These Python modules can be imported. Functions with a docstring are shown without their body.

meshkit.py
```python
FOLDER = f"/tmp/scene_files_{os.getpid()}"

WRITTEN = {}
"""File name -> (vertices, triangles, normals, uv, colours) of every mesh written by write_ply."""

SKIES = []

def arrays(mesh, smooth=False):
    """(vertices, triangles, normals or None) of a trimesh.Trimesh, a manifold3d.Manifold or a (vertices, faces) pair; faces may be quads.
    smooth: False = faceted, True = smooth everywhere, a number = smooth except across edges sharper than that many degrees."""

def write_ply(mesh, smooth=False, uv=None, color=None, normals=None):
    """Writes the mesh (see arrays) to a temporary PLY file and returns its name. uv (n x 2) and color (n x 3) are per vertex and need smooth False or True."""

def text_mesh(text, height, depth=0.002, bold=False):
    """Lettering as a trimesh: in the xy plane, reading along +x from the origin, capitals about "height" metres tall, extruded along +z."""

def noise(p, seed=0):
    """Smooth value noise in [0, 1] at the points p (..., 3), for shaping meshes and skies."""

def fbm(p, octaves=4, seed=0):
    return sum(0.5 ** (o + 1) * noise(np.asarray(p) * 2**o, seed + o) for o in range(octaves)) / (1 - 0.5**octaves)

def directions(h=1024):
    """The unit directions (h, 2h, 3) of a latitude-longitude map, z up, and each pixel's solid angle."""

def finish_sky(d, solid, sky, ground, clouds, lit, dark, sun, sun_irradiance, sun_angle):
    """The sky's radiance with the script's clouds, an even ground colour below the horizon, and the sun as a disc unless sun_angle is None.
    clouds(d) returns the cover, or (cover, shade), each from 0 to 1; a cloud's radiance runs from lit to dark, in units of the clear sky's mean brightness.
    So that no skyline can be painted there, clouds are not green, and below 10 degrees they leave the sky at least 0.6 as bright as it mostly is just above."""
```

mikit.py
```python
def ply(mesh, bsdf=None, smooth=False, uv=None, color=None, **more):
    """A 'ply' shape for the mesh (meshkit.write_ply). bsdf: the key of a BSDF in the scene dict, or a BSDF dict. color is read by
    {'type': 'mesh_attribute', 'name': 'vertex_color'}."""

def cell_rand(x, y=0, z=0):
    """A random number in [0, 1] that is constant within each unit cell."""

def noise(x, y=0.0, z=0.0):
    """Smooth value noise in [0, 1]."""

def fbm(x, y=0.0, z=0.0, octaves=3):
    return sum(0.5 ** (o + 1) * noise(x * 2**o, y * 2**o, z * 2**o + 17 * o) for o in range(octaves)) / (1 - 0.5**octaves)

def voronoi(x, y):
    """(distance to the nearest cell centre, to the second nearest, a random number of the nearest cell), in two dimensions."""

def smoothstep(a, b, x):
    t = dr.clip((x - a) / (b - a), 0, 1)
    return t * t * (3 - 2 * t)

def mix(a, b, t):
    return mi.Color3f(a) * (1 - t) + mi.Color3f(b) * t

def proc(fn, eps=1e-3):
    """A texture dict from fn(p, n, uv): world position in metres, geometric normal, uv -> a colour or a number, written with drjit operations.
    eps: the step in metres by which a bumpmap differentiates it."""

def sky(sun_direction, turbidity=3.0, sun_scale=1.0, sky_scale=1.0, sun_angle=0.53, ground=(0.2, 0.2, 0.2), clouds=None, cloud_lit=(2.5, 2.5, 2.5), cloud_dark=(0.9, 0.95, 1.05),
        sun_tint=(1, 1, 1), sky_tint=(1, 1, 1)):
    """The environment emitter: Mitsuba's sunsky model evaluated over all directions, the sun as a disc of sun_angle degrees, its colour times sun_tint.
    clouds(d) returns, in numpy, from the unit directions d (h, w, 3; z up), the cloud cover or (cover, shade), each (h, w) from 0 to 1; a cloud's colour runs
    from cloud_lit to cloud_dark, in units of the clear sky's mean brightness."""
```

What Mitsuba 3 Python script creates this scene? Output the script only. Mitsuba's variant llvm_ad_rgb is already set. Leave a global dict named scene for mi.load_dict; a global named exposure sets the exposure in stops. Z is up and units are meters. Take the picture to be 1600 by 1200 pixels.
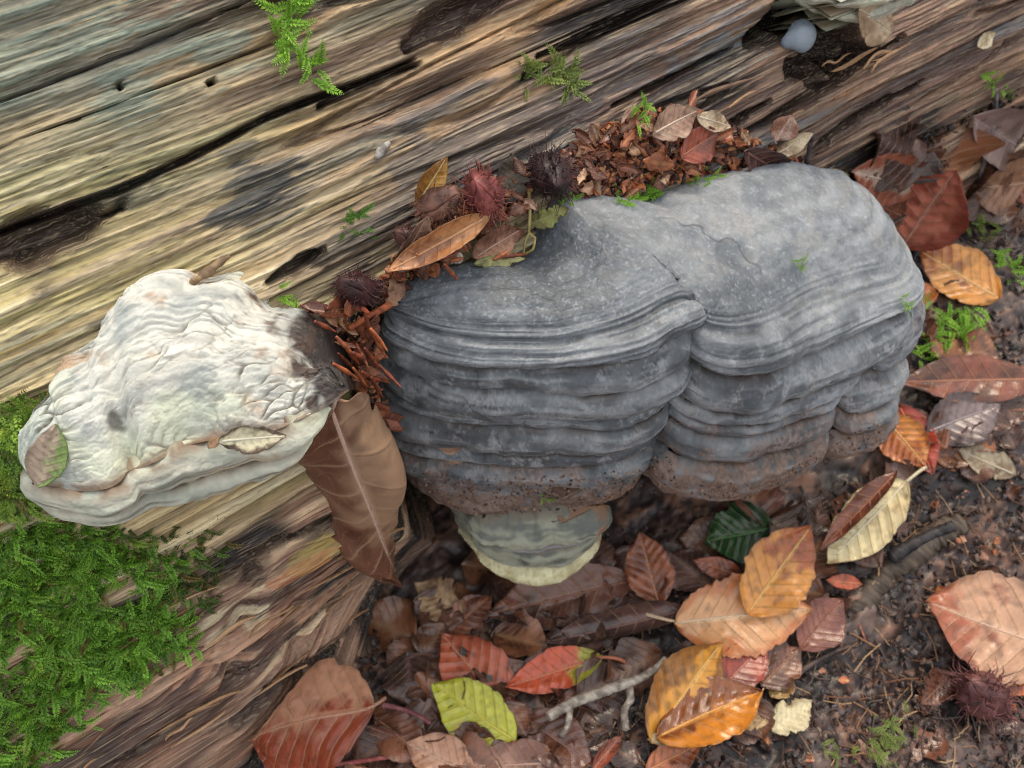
import math, numpy as np, drjit as dr, mitsuba as mi, mikit, meshkit, trimesh
from scipy.interpolate import PchipInterpolator
from scipy.ndimage import map_coordinates, gaussian_filter1d

# ---------------------------------------------------------------- camera, light, exposure
CAM_H, PITCH, FPX = 0.5, math.radians(56.5), 1386.0          # metres, below the horizon, focal length for a 1600 px wide picture
EYE = np.array([0, 0, CAM_H])
RIGHT = np.array([1.0, 0, 0]); UP = np.array([0, math.sin(PITCH), math.cos(PITCH)]); FWD = np.array([0, math.cos(PITCH), -math.sin(PITCH)])
T4 = mi.ScalarTransform4f
scene = {'type': 'scene',
    'camera': {'type': 'thinlens', 'fov': math.degrees(2 * math.atan(800 / FPX)), 'fov_axis': 'x', 'aperture_radius': 0.0010, 'focus_distance': 0.325,
               'near_clip': 0.01, 'far_clip': 200.0, 'to_world': T4().look_at(EYE.tolist(), (EYE + FWD).tolist(), [0, 0, 1])},
    'sky': mikit.sky([0.2, 0.5, 0.84], turbidity=3, sun_scale=0.3, sun_angle=20, clouds=lambda d: (np.ones(d.shape[:2]), np.clip(1.05 - 1.15 * d[..., 2] + 0.5 * (meshkit.fbm(d * 2.2, 3, 7) - .5), 0, 1)),
                     cloud_lit=(3.2, 3.28, 3.4), cloud_dark=(0.95, 0.98, 1.02))}      # overcast, brighter overhead than low down
exposure = 2.36
labels = {}

# ---------------------------------------------------------------- helpers
def S(h):
    c = np.array([int(h[i:i + 2], 16) for i in (0, 2, 4)]) / 255.0
    return np.where(c <= 0.04045, c / 12.92, ((c + 0.055) / 1.055) ** 2.4)
def sst(a, b, x):
    t = np.clip((x - a) / (b - a), 0, 1)
    return t * t * (3 - 2 * t)
def mixc(a, b, t):
    t = np.asarray(t)[..., None]
    return np.asarray(a) * (1 - t) + np.asarray(b) * t
def unit(v):
    v = np.asarray(v, float)
    return v / np.maximum(np.linalg.norm(v, axis=-1, keepdims=True), 1e-12)
TABLE = np.random.default_rng(5).random((48, 48, 48), dtype=np.float32)
def noise3(p, seed=0):
    p = np.asarray(p, np.float32) + np.float32(seed * 7.317 % 41)
    i = np.floor(p); t = p - i; q = i + t * t * (3 - 2 * t)
    return map_coordinates(TABLE, q.reshape(-1, 3).T, order=1, mode='grid-wrap').reshape(p.shape[:-1])
def fbm(p, f, o=4, seed=0):
    p = np.asarray(p) * f
    return sum(0.5 ** (k + 1) * noise3(p * 2 ** k, seed + k * 5) for k in range(o)) / (1 - 0.5 ** o)
def ray(p):
    p = np.asarray(p, float)
    return (p[..., :1] - 800) * RIGHT + (600 - p[..., 1:2]) * UP + FPX * FWD
def on_plane(p, z):
    d = ray(p)
    return EYE + d * ((np.asarray(z, float) - CAM_H) / d[..., 2])[..., None]
def grid_noise(a, b, fa, fb, seed):
    """Smooth value noise on the grid a x b of lattice frequency fa, fb (per unit)."""
    def w(x, f):
        x = (np.asarray(x) - np.min(x)) * f
        i = np.floor(x).astype(int); t = x - i; t = t * t * (3 - 2 * t)
        gap = np.diff(i, prepend=i[0]); i = np.cumsum(np.minimum(gap, 2))      # skip lattice rows no sample needs
        m = np.zeros((len(x), i.max() + 2), np.float32)
        m[np.arange(len(x)), i] = 1 - t; m[np.arange(len(x)), i + 1] = t
        return m
    wa, wb = w(a, fa), w(b, fb)
    r = np.random.default_rng(seed).random((wa.shape[1], wb.shape[1]), dtype=np.float32)
    return wa @ r @ wb.T
def gfbm(a, b, fa, fb, seed, o=3):
    return sum(0.5 ** (k + 1) * grid_noise(a, b, fa * 2 ** k, fb * 2 ** k, seed + 31 * k) for k in range(o)) / (1 - 0.5 ** o)
def quads(n, m, closed=False):
    i, j = np.meshgrid(np.arange(n - 1), np.arange(m if closed else m - 1), indexing='ij')
    k = (j + 1) % m
    a, b, c, d = i * m + j, i * m + k, (i + 1) * m + k, (i + 1) * m + j
    return np.concatenate([np.stack([a, b, c], -1).reshape(-1, 3), np.stack([a, c, d], -1).reshape(-1, 3)])
def numbered(key):
    if key not in used: used.add(key); return key
    k = 1
    while f'{key}_{k:03d}' in used: k += 1
    used.add(f'{key}_{k:03d}'); return f'{key}_{k:03d}'
used = set()
def thing(name, label, cat, group=None, kind=None):
    key = numbered(name)
    labels[key] = {'label': label, 'category': cat}
    if group: labels[key]['group'] = group
    if kind: labels[key]['kind'] = kind
    return key
def put(key, mesh, mat, color=None, smooth=True, **more):
    scene[key] = mikit.ply(mesh, mat, smooth=smooth, color=color, **more)
    return key
def part(parent, name, mesh, mat, color=None, smooth=True, label=None, kind=None, **more):
    key = numbered(parent + '__' + name)
    put(key, mesh, mat, color, smooth, **more)
    if label or kind:
        labels[key] = {}
        if label: labels[key]['label'] = label
        if kind: labels[key]['kind'] = kind
    return key
def vcol(n, c): return np.broadcast_to(np.asarray(c, float), (n, 3)).copy()
def tube(points, radii, sides=8, cap=True):
    p = np.asarray(points, float); n = len(p)
    r = np.broadcast_to(np.asarray(radii, float), (n,))
    t = unit(np.gradient(p, axis=0))
    a = np.cross(t[0], [0.3, 0.2, 0.93]); a = unit(a); A = [a]
    for k in range(1, n):
        a = a - t[k] * (a @ t[k]); a = unit(a); A.append(a)
    A = np.array(A); B = np.cross(t, A)
    ang = np.arange(sides) * 2 * np.pi / sides
    v = p[:, None] + r[:, None, None] * (np.cos(ang)[None, :, None] * A[:, None] + np.sin(ang)[None, :, None] * B[:, None])
    v = v.reshape(-1, 3); f = quads(n, sides, True)[:, ::-1]
    f = f[:, ::-1]
    if cap:
        j = np.arange(sides)
        v = np.vstack([v, p[0] - t[0] * r[0] * .4, p[-1] + t[-1] * r[-1] * .4])
        f = np.vstack([f, np.stack([np.full(sides, len(v) - 2), (j + 1) % sides, j], -1),
                       np.stack([np.full(sides, len(v) - 1), (n - 1) * sides + j, (n - 1) * sides + (j + 1) % sides], -1)])
    return v, f
def spline(pts, n):
    pts = np.asarray(pts, float)
    d = np.concatenate([[0], np.cumsum(np.linalg.norm(np.diff(pts, axis=0), axis=1))])
    return PchipInterpolator(d / d[-1], pts)(np.linspace(0, 1, n))

# ---------------------------------------------------------------- materials (colour of each vertex, from noise; gloss by material)
VC = {'type': 'mesh_attribute', 'name': 'vertex_color'}
def principled(key, rough, spec=0.5, coat=0.0, coat_gloss=0.6, base=VC, bump=None, eps=3e-4, flat=0.0):
    b = {'type': 'principled', 'base_color': base, 'roughness': rough, 'specular': spec, 'clearcoat': coat, 'clearcoat_gloss': coat_gloss, 'flatness': flat}
    if bump is not None: b = {'type': 'bumpmap', 'arbitrary': mikit.proc(bump, eps), 'scale': 1.0, 'bsdf': b}
    scene[key] = {'type': 'twosided', 'bsdf': b}
fine = lambda p, n, uv: mikit.noise(p.x * 1300, p.y * 1300, p.z * 1300) * 0.00028
def fibre(p, n, uv):
    u, v = p.x * 0.825 + p.y * 0.565, p.y * 0.825 - p.x * 0.565
    return mikit.noise(u * 150, v * 1500, p.z * 1500) * 0.0006 + mikit.noise(u * 420, v * 900, p.z * 900) * 0.0004
def fibre_dark(p, n, uv):
    u, v = p.x * 0.825 + p.y * 0.565, p.y * 0.825 - p.x * 0.565
    return mikit.smoothstep(0.5, 0.8, mikit.noise(u * 40, v * 2400, p.z * 2400) * 0.5 + mikit.noise(u * 420, v * 1100, p.z * 1100) * 0.5) * 0.38
def fibre_pale(p, n, uv):
    u, v = p.x * 0.825 + p.y * 0.565, p.y * 0.825 - p.x * 0.565
    return mikit.smoothstep(0.55, 0.85, mikit.noise(u * 26 + 9, v * 1700 + 5, p.z * 1700)) * 0.34
def wood_part(base): return {'type': 'principled', 'base_color': base, 'roughness': 0.55, 'specular': 0.4}
scene['wood'] = {'type': 'twosided', 'bsdf': {'type': 'bumpmap', 'arbitrary': mikit.proc(fibre, 3e-4), 'scale': 1.0, 'bsdf':
    {'type': 'blendbsdf', 'weight': mikit.proc(fibre_dark), 'bsdf_0':
     {'type': 'blendbsdf', 'weight': mikit.proc(fibre_pale), 'bsdf_0': wood_part(VC), 'bsdf_1': wood_part({'type': 'rgb', 'value': [0.52, 0.42, 0.27]})},
     'bsdf_1': wood_part({'type': 'rgb', 'value': [0.06, 0.045, 0.035]})}}}
principled('soil', 0.45, 0.5)
principled('fungus_grey', 0.5, 0.4, bump=fine)
principled('fungus_pale', 0.6, 0.35, bump=fine)
def leaf_vein(p, n, uv):
    f = dr.abs(uv.x - dr.floor(uv.x) - 0.5) * 2
    lat = mikit.smoothstep(0.90, 0.97, f) * (1 - 0.6 * dr.abs(uv.y))
    net = 1 - mikit.smoothstep(0.0, 0.06, dr.abs(mikit.noise(uv.x * 5, uv.y * 9, p.z * 80) - 0.5))
    return dr.maximum(lat * 0.55, net * 0.16)
def leaf_bump(p, n, uv):
    f = dr.abs(uv.x - dr.floor(uv.x) - 0.5) * 2
    return mikit.noise(p.x * 230, p.y * 230, p.z * 230) * 0.0006 + mikit.smoothstep(0.86, 0.97, f) * 0.0004
def leaf_material(key, **more):
    lp = lambda c: {'type': 'principled', 'base_color': c, **more}
    scene[key] = {'type': 'twosided', 'bsdf': {'type': 'bumpmap', 'arbitrary': mikit.proc(leaf_bump, 3e-4), 'scale': 1.0, 'bsdf':
        {'type': 'blendbsdf', 'weight': mikit.proc(leaf_vein), 'bsdf_0': lp(VC), 'bsdf_1': lp({'type': 'rgb', 'value': [0.42, 0.25, 0.14]})}}}
leaf_material('leaf_wet', roughness=0.32, specular=0.5, clearcoat=0.3, clearcoat_gloss=0.7)
leaf_material('leaf_dry', roughness=0.5, specular=0.4)
principled('moss_leaf', 0.5, 0.3)
principled('husk', 0.5, 0.4)
principled('twig_bark', 0.6, 0.35)
principled('shell', 0.3, 0.5)

# ---------------------------------------------------------------- the shape of the place: fallen log and forest floor
AX = np.array([0.825, 0.565, 0.0]); AX /= np.linalg.norm(AX)
PV = np.array([-AX[1], AX[0], 0.0])                            # horizontal, away from the camera, across the log
V0, Z0, R0 = 0.486, 0.10, 0.30
def log_radius(u, phi):
    low = sst(math.radians(8), math.radians(-16), phi) * 0.07 * (1 - sst(-0.06, 0.07, u))
    lower = sst(math.radians(-12), math.radians(-40), phi) * 0.08 * (1 - sst(-0.04, 0.1, u))
    swell = 0.006 * np.sin(u * 9 + phi * 5) + 0.004 * np.sin(phi * 14 + u * 4 + 1)
    return R0 + low + lower + swell
def log_F(p):
    u, v, z = p @ AX, p @ PV, p[..., 2]
    return np.hypot(v - V0, z - Z0) - log_radius(u, np.arctan2(z - Z0, V0 - v))
def ground_h(x, y):
    h = 0.075 * sst(0.18, 0.6, y + 0.25 * x) + 0.01 * np.sin(x * 14 + 1) * np.sin(y * 17) - 0.004
    return h * (1 - 0.0 * x)
def ground_F(p): return p[..., 2] - ground_h(p[..., 0], p[..., 1])
def hit(p, surf='both', d=0.0):
    """Where the ray through a pixel of the photograph meets the log / the ground; d: metres nearer along the ray."""
    F = {'log': log_F, 'ground': ground_F, 'both': lambda q: np.minimum(log_F(q), ground_F(q))}[surf]
    r = unit(ray(p)).reshape(-1, 3)
    t = np.linspace(0.12, 1.3, 600)
    val = F(EYE + r[:, None] * t[None, :, None])
    k = np.argmax(val < 0, axis=1); k = np.where((val < 0).any(1), k, 599)
    lo, hi = t[np.maximum(k - 1, 0)], t[k]
    for _ in range(24):
        m = (lo + hi) / 2; neg = F(EYE + r * m[:, None]) < 0
        hi = np.where(neg, m, hi); lo = np.where(neg, lo, m)
    out = EYE + r * (hi - d)[:, None]
    return out.reshape(np.shape(p)[:-1] + (3,))
def log_uphi(p):
    p = np.asarray(p); return np.stack([p @ AX, np.arctan2(p[..., 2] - Z0, V0 - p @ PV)], -1)
def normal_of(p, surf='both'):
    F = {'log': log_F, 'ground': ground_F}.get(surf, lambda q: np.minimum(log_F(q), ground_F(q)))
    e = 2e-3
    return unit(np.stack([F(p + e * k) - F(p - e * k) for k in np.eye(3)], -1))

# ---------------------------------------------------------------- fallen log
def build_log():
    u = np.concatenate([np.linspace(-1.6, -0.2, 30)[:-1], np.linspace(-0.2, 0.58, 540), np.linspace(0.58, 2.2, 36)[1:]])
    ph = np.radians(np.concatenate([np.linspace(-125, -34, 16)[:-1], np.linspace(-34, 62, 960), np.linspace(62, 230, 40)[1:]]))
    U, P = np.meshgrid(u, ph, indexing='ij')
    s = ph * R0                                                    # arc length
    wave = (gfbm(u, s, 3.5, 7, 1) - .5) * 0.04 + (gfbm(u, s, 12, 24, 2) - .5) * 0.006
    Pw = P + wave
    def seg_dist(poly, surf='log'):
        q = log_uphi(hit(np.array(poly, float), surf))
        best = np.full(U.shape, 9.0); along = np.zeros(U.shape)
        m = (U > q[:, 0].min() - .05) & (U < q[:, 0].max() + .05) & (Pw > q[:, 1].min() - .2) & (Pw < q[:, 1].max() + .2)
        uu, pp = U[m], Pw[m] * R0; b = best[m]; al = along[m]
        for k in range(len(q) - 1):
            a, c = q[k] * [1, R0], q[k + 1] * [1, R0]; dd = c - a
            t = np.clip(((uu - a[0]) * dd[0] + (pp - a[1]) * dd[1]) / (dd @ dd), 0, 1)
            dist = np.hypot(uu - a[0] - t * dd[0], pp - a[1] - t * dd[1])
            al = np.where(dist < b, (k + t) / (len(q) - 1), al); b = np.minimum(b, dist)
        best[m] = b; along[m] = al
        return best, along
    n_big = gfbm(u, s, 4, 26, 3, 3) - .5
    n_mid = gfbm(u, s, 8, 150, 4, 3) - .5
    n_fib = gfbm(u, s, 16, 620, 5, 2) - .5
    n_fin = grid_noise(u, s, 60, 1300, 6) - .5
    n_iso = gfbm(u, s, 90, 90, 7, 3) - .5
    right = sst(0.16, 0.42, U + 0.3 * P)                           # wetter, darker and more broken towards the far end
    lowp = sst(math.radians(14), math.radians(-6), P)              # weathered lower flank
    rough = 0.6 + 0.9 * right + 1.3 * lowp
    disp = 0.006 * n_big + 0.0065 * n_mid * rough + 0.0026 * n_fib * (0.7 + .6 * lowp) + 0.0012 * n_fin + 0.0014 * n_iso
    ridge = np.abs(gfbm(u, s, 6, 60, 8, 2) - .5)
    disp -= 0.006 * (1 - sst(0, 0.05, ridge)) * np.clip(right + lowp * 1.2, 0, 1)
    split = np.abs(gfbm(u, s, 2.2, 55, 9, 2) - .5); split = (1 - sst(.004, .014, split)) * sst(.45, .6, gfbm(u, s, 5, 12, 10, 2))
    disp -= 0.003 * split
    # colours: weathered pale wood with yellow green algae, grey and brown streaks
    c = mixc(S('c4a76c'), S('ddca94'), sst(-.25, .25, n_mid + .6 * n_fib))
    c = mixc(c, S('a8a054'), 0.8 * sst(-.10, .14, gfbm(u, s, 9, 60, 11) - .5 + .3 * n_mid))
    c = mixc(c, S('e3d8b0'), 0.6 * sst(.08, .3, n_fib + .4 * n_mid))
    c = mixc(c, S('8d7852'), 0.65 * sst(.06, .26, gfbm(u, s, 6, 85, 12) - .5 - .25 * n_fib))
    c = mixc(c, S('564a3a'), 0.7 * sst(.12, .26, gfbm(u, s, 8, 130, 13) - .5 + .2 * n_fib))
    c = mixc(c, S('6d7a62'), 0.75 * sst(.0, .16, gfbm(u, s, 9, 28, 14) - .5) * sst(math.radians(34), math.radians(48), P))
    c = mixc(c, S('33291f'), .85 * split)
    # the far end: brown to grey, the lower flank: reddish brown with pale splinters
    cr = mixc(S('604840'), S('8a6850'), sst(-.2, .2, n_mid + .5 * n_fib))
    cr = mixc(cr, S('b8905f'), 0.8 * sst(.05, .2, gfbm(u, s, 9, 110, 15) - .5))
    cr = mixc(cr, S('2e2827'), 0.9 * sst(.0, .16, gfbm(u, s, 6, 60, 16) - .5))
    cr = mixc(cr, S('5f6468'), 0.7 * sst(.05, .2, gfbm(u, s, 7, 70, 26) - .5))
    c = mixc(c, cr, sst(.06, .30, U + .35 * P - .1 + .25 * n_big))
    cl = mixc(S('8a6048'), S('ae8466'), sst(-.25, .25, n_mid + .6 * n_fib))
    cl = mixc(cl, S('cfae84'), 0.9 * sst(.04, .22, gfbm(u, s, 11, 140, 17) - .5 + .3 * n_fib))
    cl = mixc(cl, S('4b3128'), 0.9 * sst(.03, .18, gfbm(u, s, 8, 75, 18) - .5))
    cl = mixc(cl, S('9a6242'), 0.45 * sst(.08, .2, gfbm(u, s, 16, 120, 19) - .5))
    cl = mixc(cl, S('231a18'), sst(.05, .18, gfbm(u, s, 14, 40, 20) - .5 + .25 * sst(-.12, .12, U) - .1))
    c = mixc(c, cl, sst(math.radians(17), math.radians(9), P + .12 * n_big))
    # long cracks, rotted pockets and a trough beside the grey fungus
    def crack(poly, w, depth, col='2a1d1a', jag=0.5, colw=1.6):
        nonlocal disp, c
        dist, al = seg_dist(poly)
        ww = w * (1 + jag * 2 * n_mid + jag * n_iso * 2) * (0.35 + 0.65 * np.sin(np.pi * np.clip(al, 0.06, .94)))
        k = 1 - sst(0.25, 1.0, dist / np.maximum(ww, 1e-5))
        disp = disp - depth * k * (1 + 1.2 * n_iso)
        c = mixc(c, S(col), np.clip(1 - sst(.5, colw, dist / np.maximum(ww, 1e-5)), 0, 1) * .92)
    crack([(-60, 392), (0, 362), (180, 300), (300, 245), (420, 182), (560, 128), (650, 92)], 0.0017, 0.011, '2a1d1a', .3)
    crack([(500, 165), (580, 128), (655, 100)], 0.0022, 0.007)
    crack([(640, 70), (690, 40), (740, 15), (800, -20)], 0.0075, 0.010, '3a2622', .8)
    crack([(-40, 412), (30, 392), (90, 368), (190, 330)], 0.008, 0.012, '33211f', .9)
    crack([(840, 88), (890, 68), (940, 45), (1030, 5), (1100, -25)], 0.003, 0.010)
    crack([(820, 120), (860, 100)], 0.003, 0.006)
    crack([(420, 440), (460, 415), (500, 392)], 0.003, 0.008)
    crack([(1150, 215), (1230, 170), (1300, 130), (1400, 60)], 0.004, 0.010)
    crack([(960, 165), (1060, 120), (1150, 75)], 0.003, 0.008)
    crack([(1180, 60), (1250, 25), (1330, 10)], 0.012, 0.03, '1d1514', .4, 1.3)
    crack([(1240, 110), (1300, 75), (1350, 90)], 0.016, 0.02, '2c1c1a', .8, 1.3)
    crack([(1010, 250), (1120, 210), (1200, 160)], 0.004, 0.009)
    crack([(1250, 250), (1330, 190), (1440, 130)], 0.005, 0.012)
    crack([(560, 800), (430, 860), (330, 930)], 0.006, 0.010, '241815', .9)
    crack([(620, 850), (500, 960), (380, 1050)], 0.004, 0.010, '2a1a17', .9)
    crack([(560, 960), (440, 1060), (330, 1150)], 0.004, 0.010, '30201a', .9)
    crack([(330, 1100), (220, 1170), (140, 1230)], 0.0035, 0.009, '3a261d', .8)
    crack([(560, 640), (480, 690), (400, 740)], 0.004, 0.010, '241815', .9)
    crack([(596, 500), (606, 560), (614, 620), (626, 690), (654, 760), (694, 820), (744, 880)], 0.024, 0.038, '1e1614', .08, .75)  # trough carved beside the grey fungus; the shade of the gap is painted in
    def stain(poly, w, col, k=0.9, thr=0.0):
        nonlocal c
        dist, al = seg_dist(poly)
        c = mixc(c, S(col), k * .85 * sst(.0, .35, 1 - dist / w + 3.2 * n_mid + 2.6 * n_fib + 1.6 * n_iso - thr))
    stain([(372, 288), (415, 262)], 0.008, '33383a'); stain([(390, 340), (440, 312)], 0.008, '2f3436')
    stain([(640, 262), (760, 205), (900, 150), (1000, 120)], 0.011, '4c4b4c', .8)
    stain([(540, 400), (620, 350), (690, 300)], 0.008, '2b2422', .85)
    stain([(0, 590), (120, 530), (210, 480)], 0.006, '3f4a3c', .7)
    stain([(150, 640), (180, 520), (230, 460)], 0.006, '2b2523', .8)
    stain([(180, 130), (250, 80), (330, 60)], 0.010, '6f7f70', .8)
    stain([(0, 110), (60, 80), (160, 40)], 0.012, '6b7d6e', .8)
    stain([(180, 320), (240, 300)], 0.006, '3b4238', .7)
    stain([(1060, 110), (1130, 80), (1180, 60)], 0.008, '5d666c', .8)
    stain([(470, 880), (560, 830)], 0.006, 'b59a3a', .7, .2); stain([(450, 905), (500, 880)], .005, 'a8622a', .7, .2)
    stain([(340, 990), (400, 960)], .006, 'd9c79b', .8, .1)
    stain([(300, 1060), (420, 980), (560, 890)], .006, 'b5805c', .6)
    # worm holes
    for q in ((187, 133), (330, 128)):
        a = log_uphi(hit(np.array(q, float), 'log'))
        k = 1 - sst(.0008, .0016, np.hypot(U - a[0], (Pw - a[1]) * R0))
        disp = disp - .006 * k; c = mixc(c, S('15100e'), k)
    r = log_radius(U, Pw) + disp
    v, z = V0 - r * np.cos(Pw), Z0 + r * np.sin(Pw)
    p = U[..., None] * AX + v[..., None] * PV + z[..., None] * np.array([0, 0, 1.0])
    c = c * (1 + 0.9 * (n_fin[..., None] + .6 * n_fib[..., None]))
    gap = sst(.22, .36, -n_fib) * sst(-.1, .2, n_iso + n_fin)
    c = mixc(c, S('3a2f26'), .75 * gap)
    grey = c.mean(-1, keepdims=True); c = grey + (c - grey) * .82
    c = np.clip(c, 0.008, 0.85)
    n, m = U.shape
    f = quads(n, m)
    e0 = np.append(np.arange(m), 0); verts = np.vstack([p.reshape(-1, 3), p[0].mean(0), p[-1].mean(0)])
    j = np.arange(m - 1)
    f = np.vstack([f, np.stack([np.full(m - 1, n * m), j, j + 1], -1), np.stack([np.full(m - 1, n * m + 1), (n - 1) * m + j + 1, (n - 1) * m + j], -1)])
    cols = np.vstack([c.reshape(-1, 3), S('8a6a4a'), S('8a6a4a')])
    k = thing('fallen_log', 'big decayed fallen log without bark that carries the bracket fungi, crossing the whole picture', 'log')
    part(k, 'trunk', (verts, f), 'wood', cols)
    return k
LOG = build_log()

# ---------------------------------------------------------------- forest floor
def build_ground():
    x = np.concatenate([-np.geomspace(30, 0.25, 22)[:-1], np.linspace(-0.2, 0.62, 430), np.geomspace(0.68, 30, 22)])
    y = np.concatenate([-np.geomspace(30, 0.1, 22)[:-1], np.linspace(-0.04, 0.72, 400), np.geomspace(0.78, 30, 22)])
    X, Y = np.meshgrid(x, y, indexing='ij')
    a = gfbm(x, y, 30, 30, 41, 3) - .5; b = gfbm(x, y, 110, 110, 42, 3) - .5; d = gfbm(x, y, 420, 420, 43, 2) - .5
    # grain of rotten wood in the soil, along the log
    Z = ground_h(X, Y) + 0.011 * a + 0.006 * b + 0.0022 * d
    c = mixc(S('33292a'), S('58453d'), sst(-.2, .25, b + .7 * d))
    c = mixc(c, S('7c5a48'), 0.75 * sst(.08, .25, gfbm(x, y, 60, 60, 44) - .5 + .4 * d))
    c = mixc(c, S('1b1718'), 0.8 * sst(.02, .2, gfbm(x, y, 40, 40, 45) - .5))
    c = np.clip(c * (1 + 1.0 * d[..., None]), .006, .4)
    p = np.stack([X, Y, Z], -1).reshape(-1, 3)
    put('forest_floor', (p, quads(*X.shape)), 'soil', c.reshape(-1, 3))
    used.add('forest_floor'); labels['forest_floor'] = {'label': 'dark wet forest soil with crumbs of rotten wood beside the log', 'category': 'soil', 'kind': 'structure'}
build_ground()

# ---------------------------------------------------------------- fungi: growth layers are strips between traced growth lines, each line at its own height
def curve3(px, z, n):
    px = np.asarray(px, float)
    if np.ndim(z) == 0: zz = np.full(len(px), float(z))
    else:
        zz = np.interp(px[:, 0], *np.array(z, float).T) if np.ndim(z[0]) else np.interp(px[:, 0], [px[0, 0], px[-1, 0]], z)
    w = spline(on_plane(px, zz), n)
    k = np.random.default_rng(int(abs(px.sum())) % 99991).normal(size=(n // 9 + 3,))
    k = np.interp(np.arange(n), np.arange(len(k)) * 9, k) * np.interp(np.arange(n), [0, 12, n - 13, n - 1], [0, 1, 1, 0])
    k = np.convolve(np.pad(k, 4, mode='edge'), np.ones(9) / 9, 'valid')
    return w + (k * 0.0007)[:, None] * np.array([0, 0, 1.0])
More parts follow.
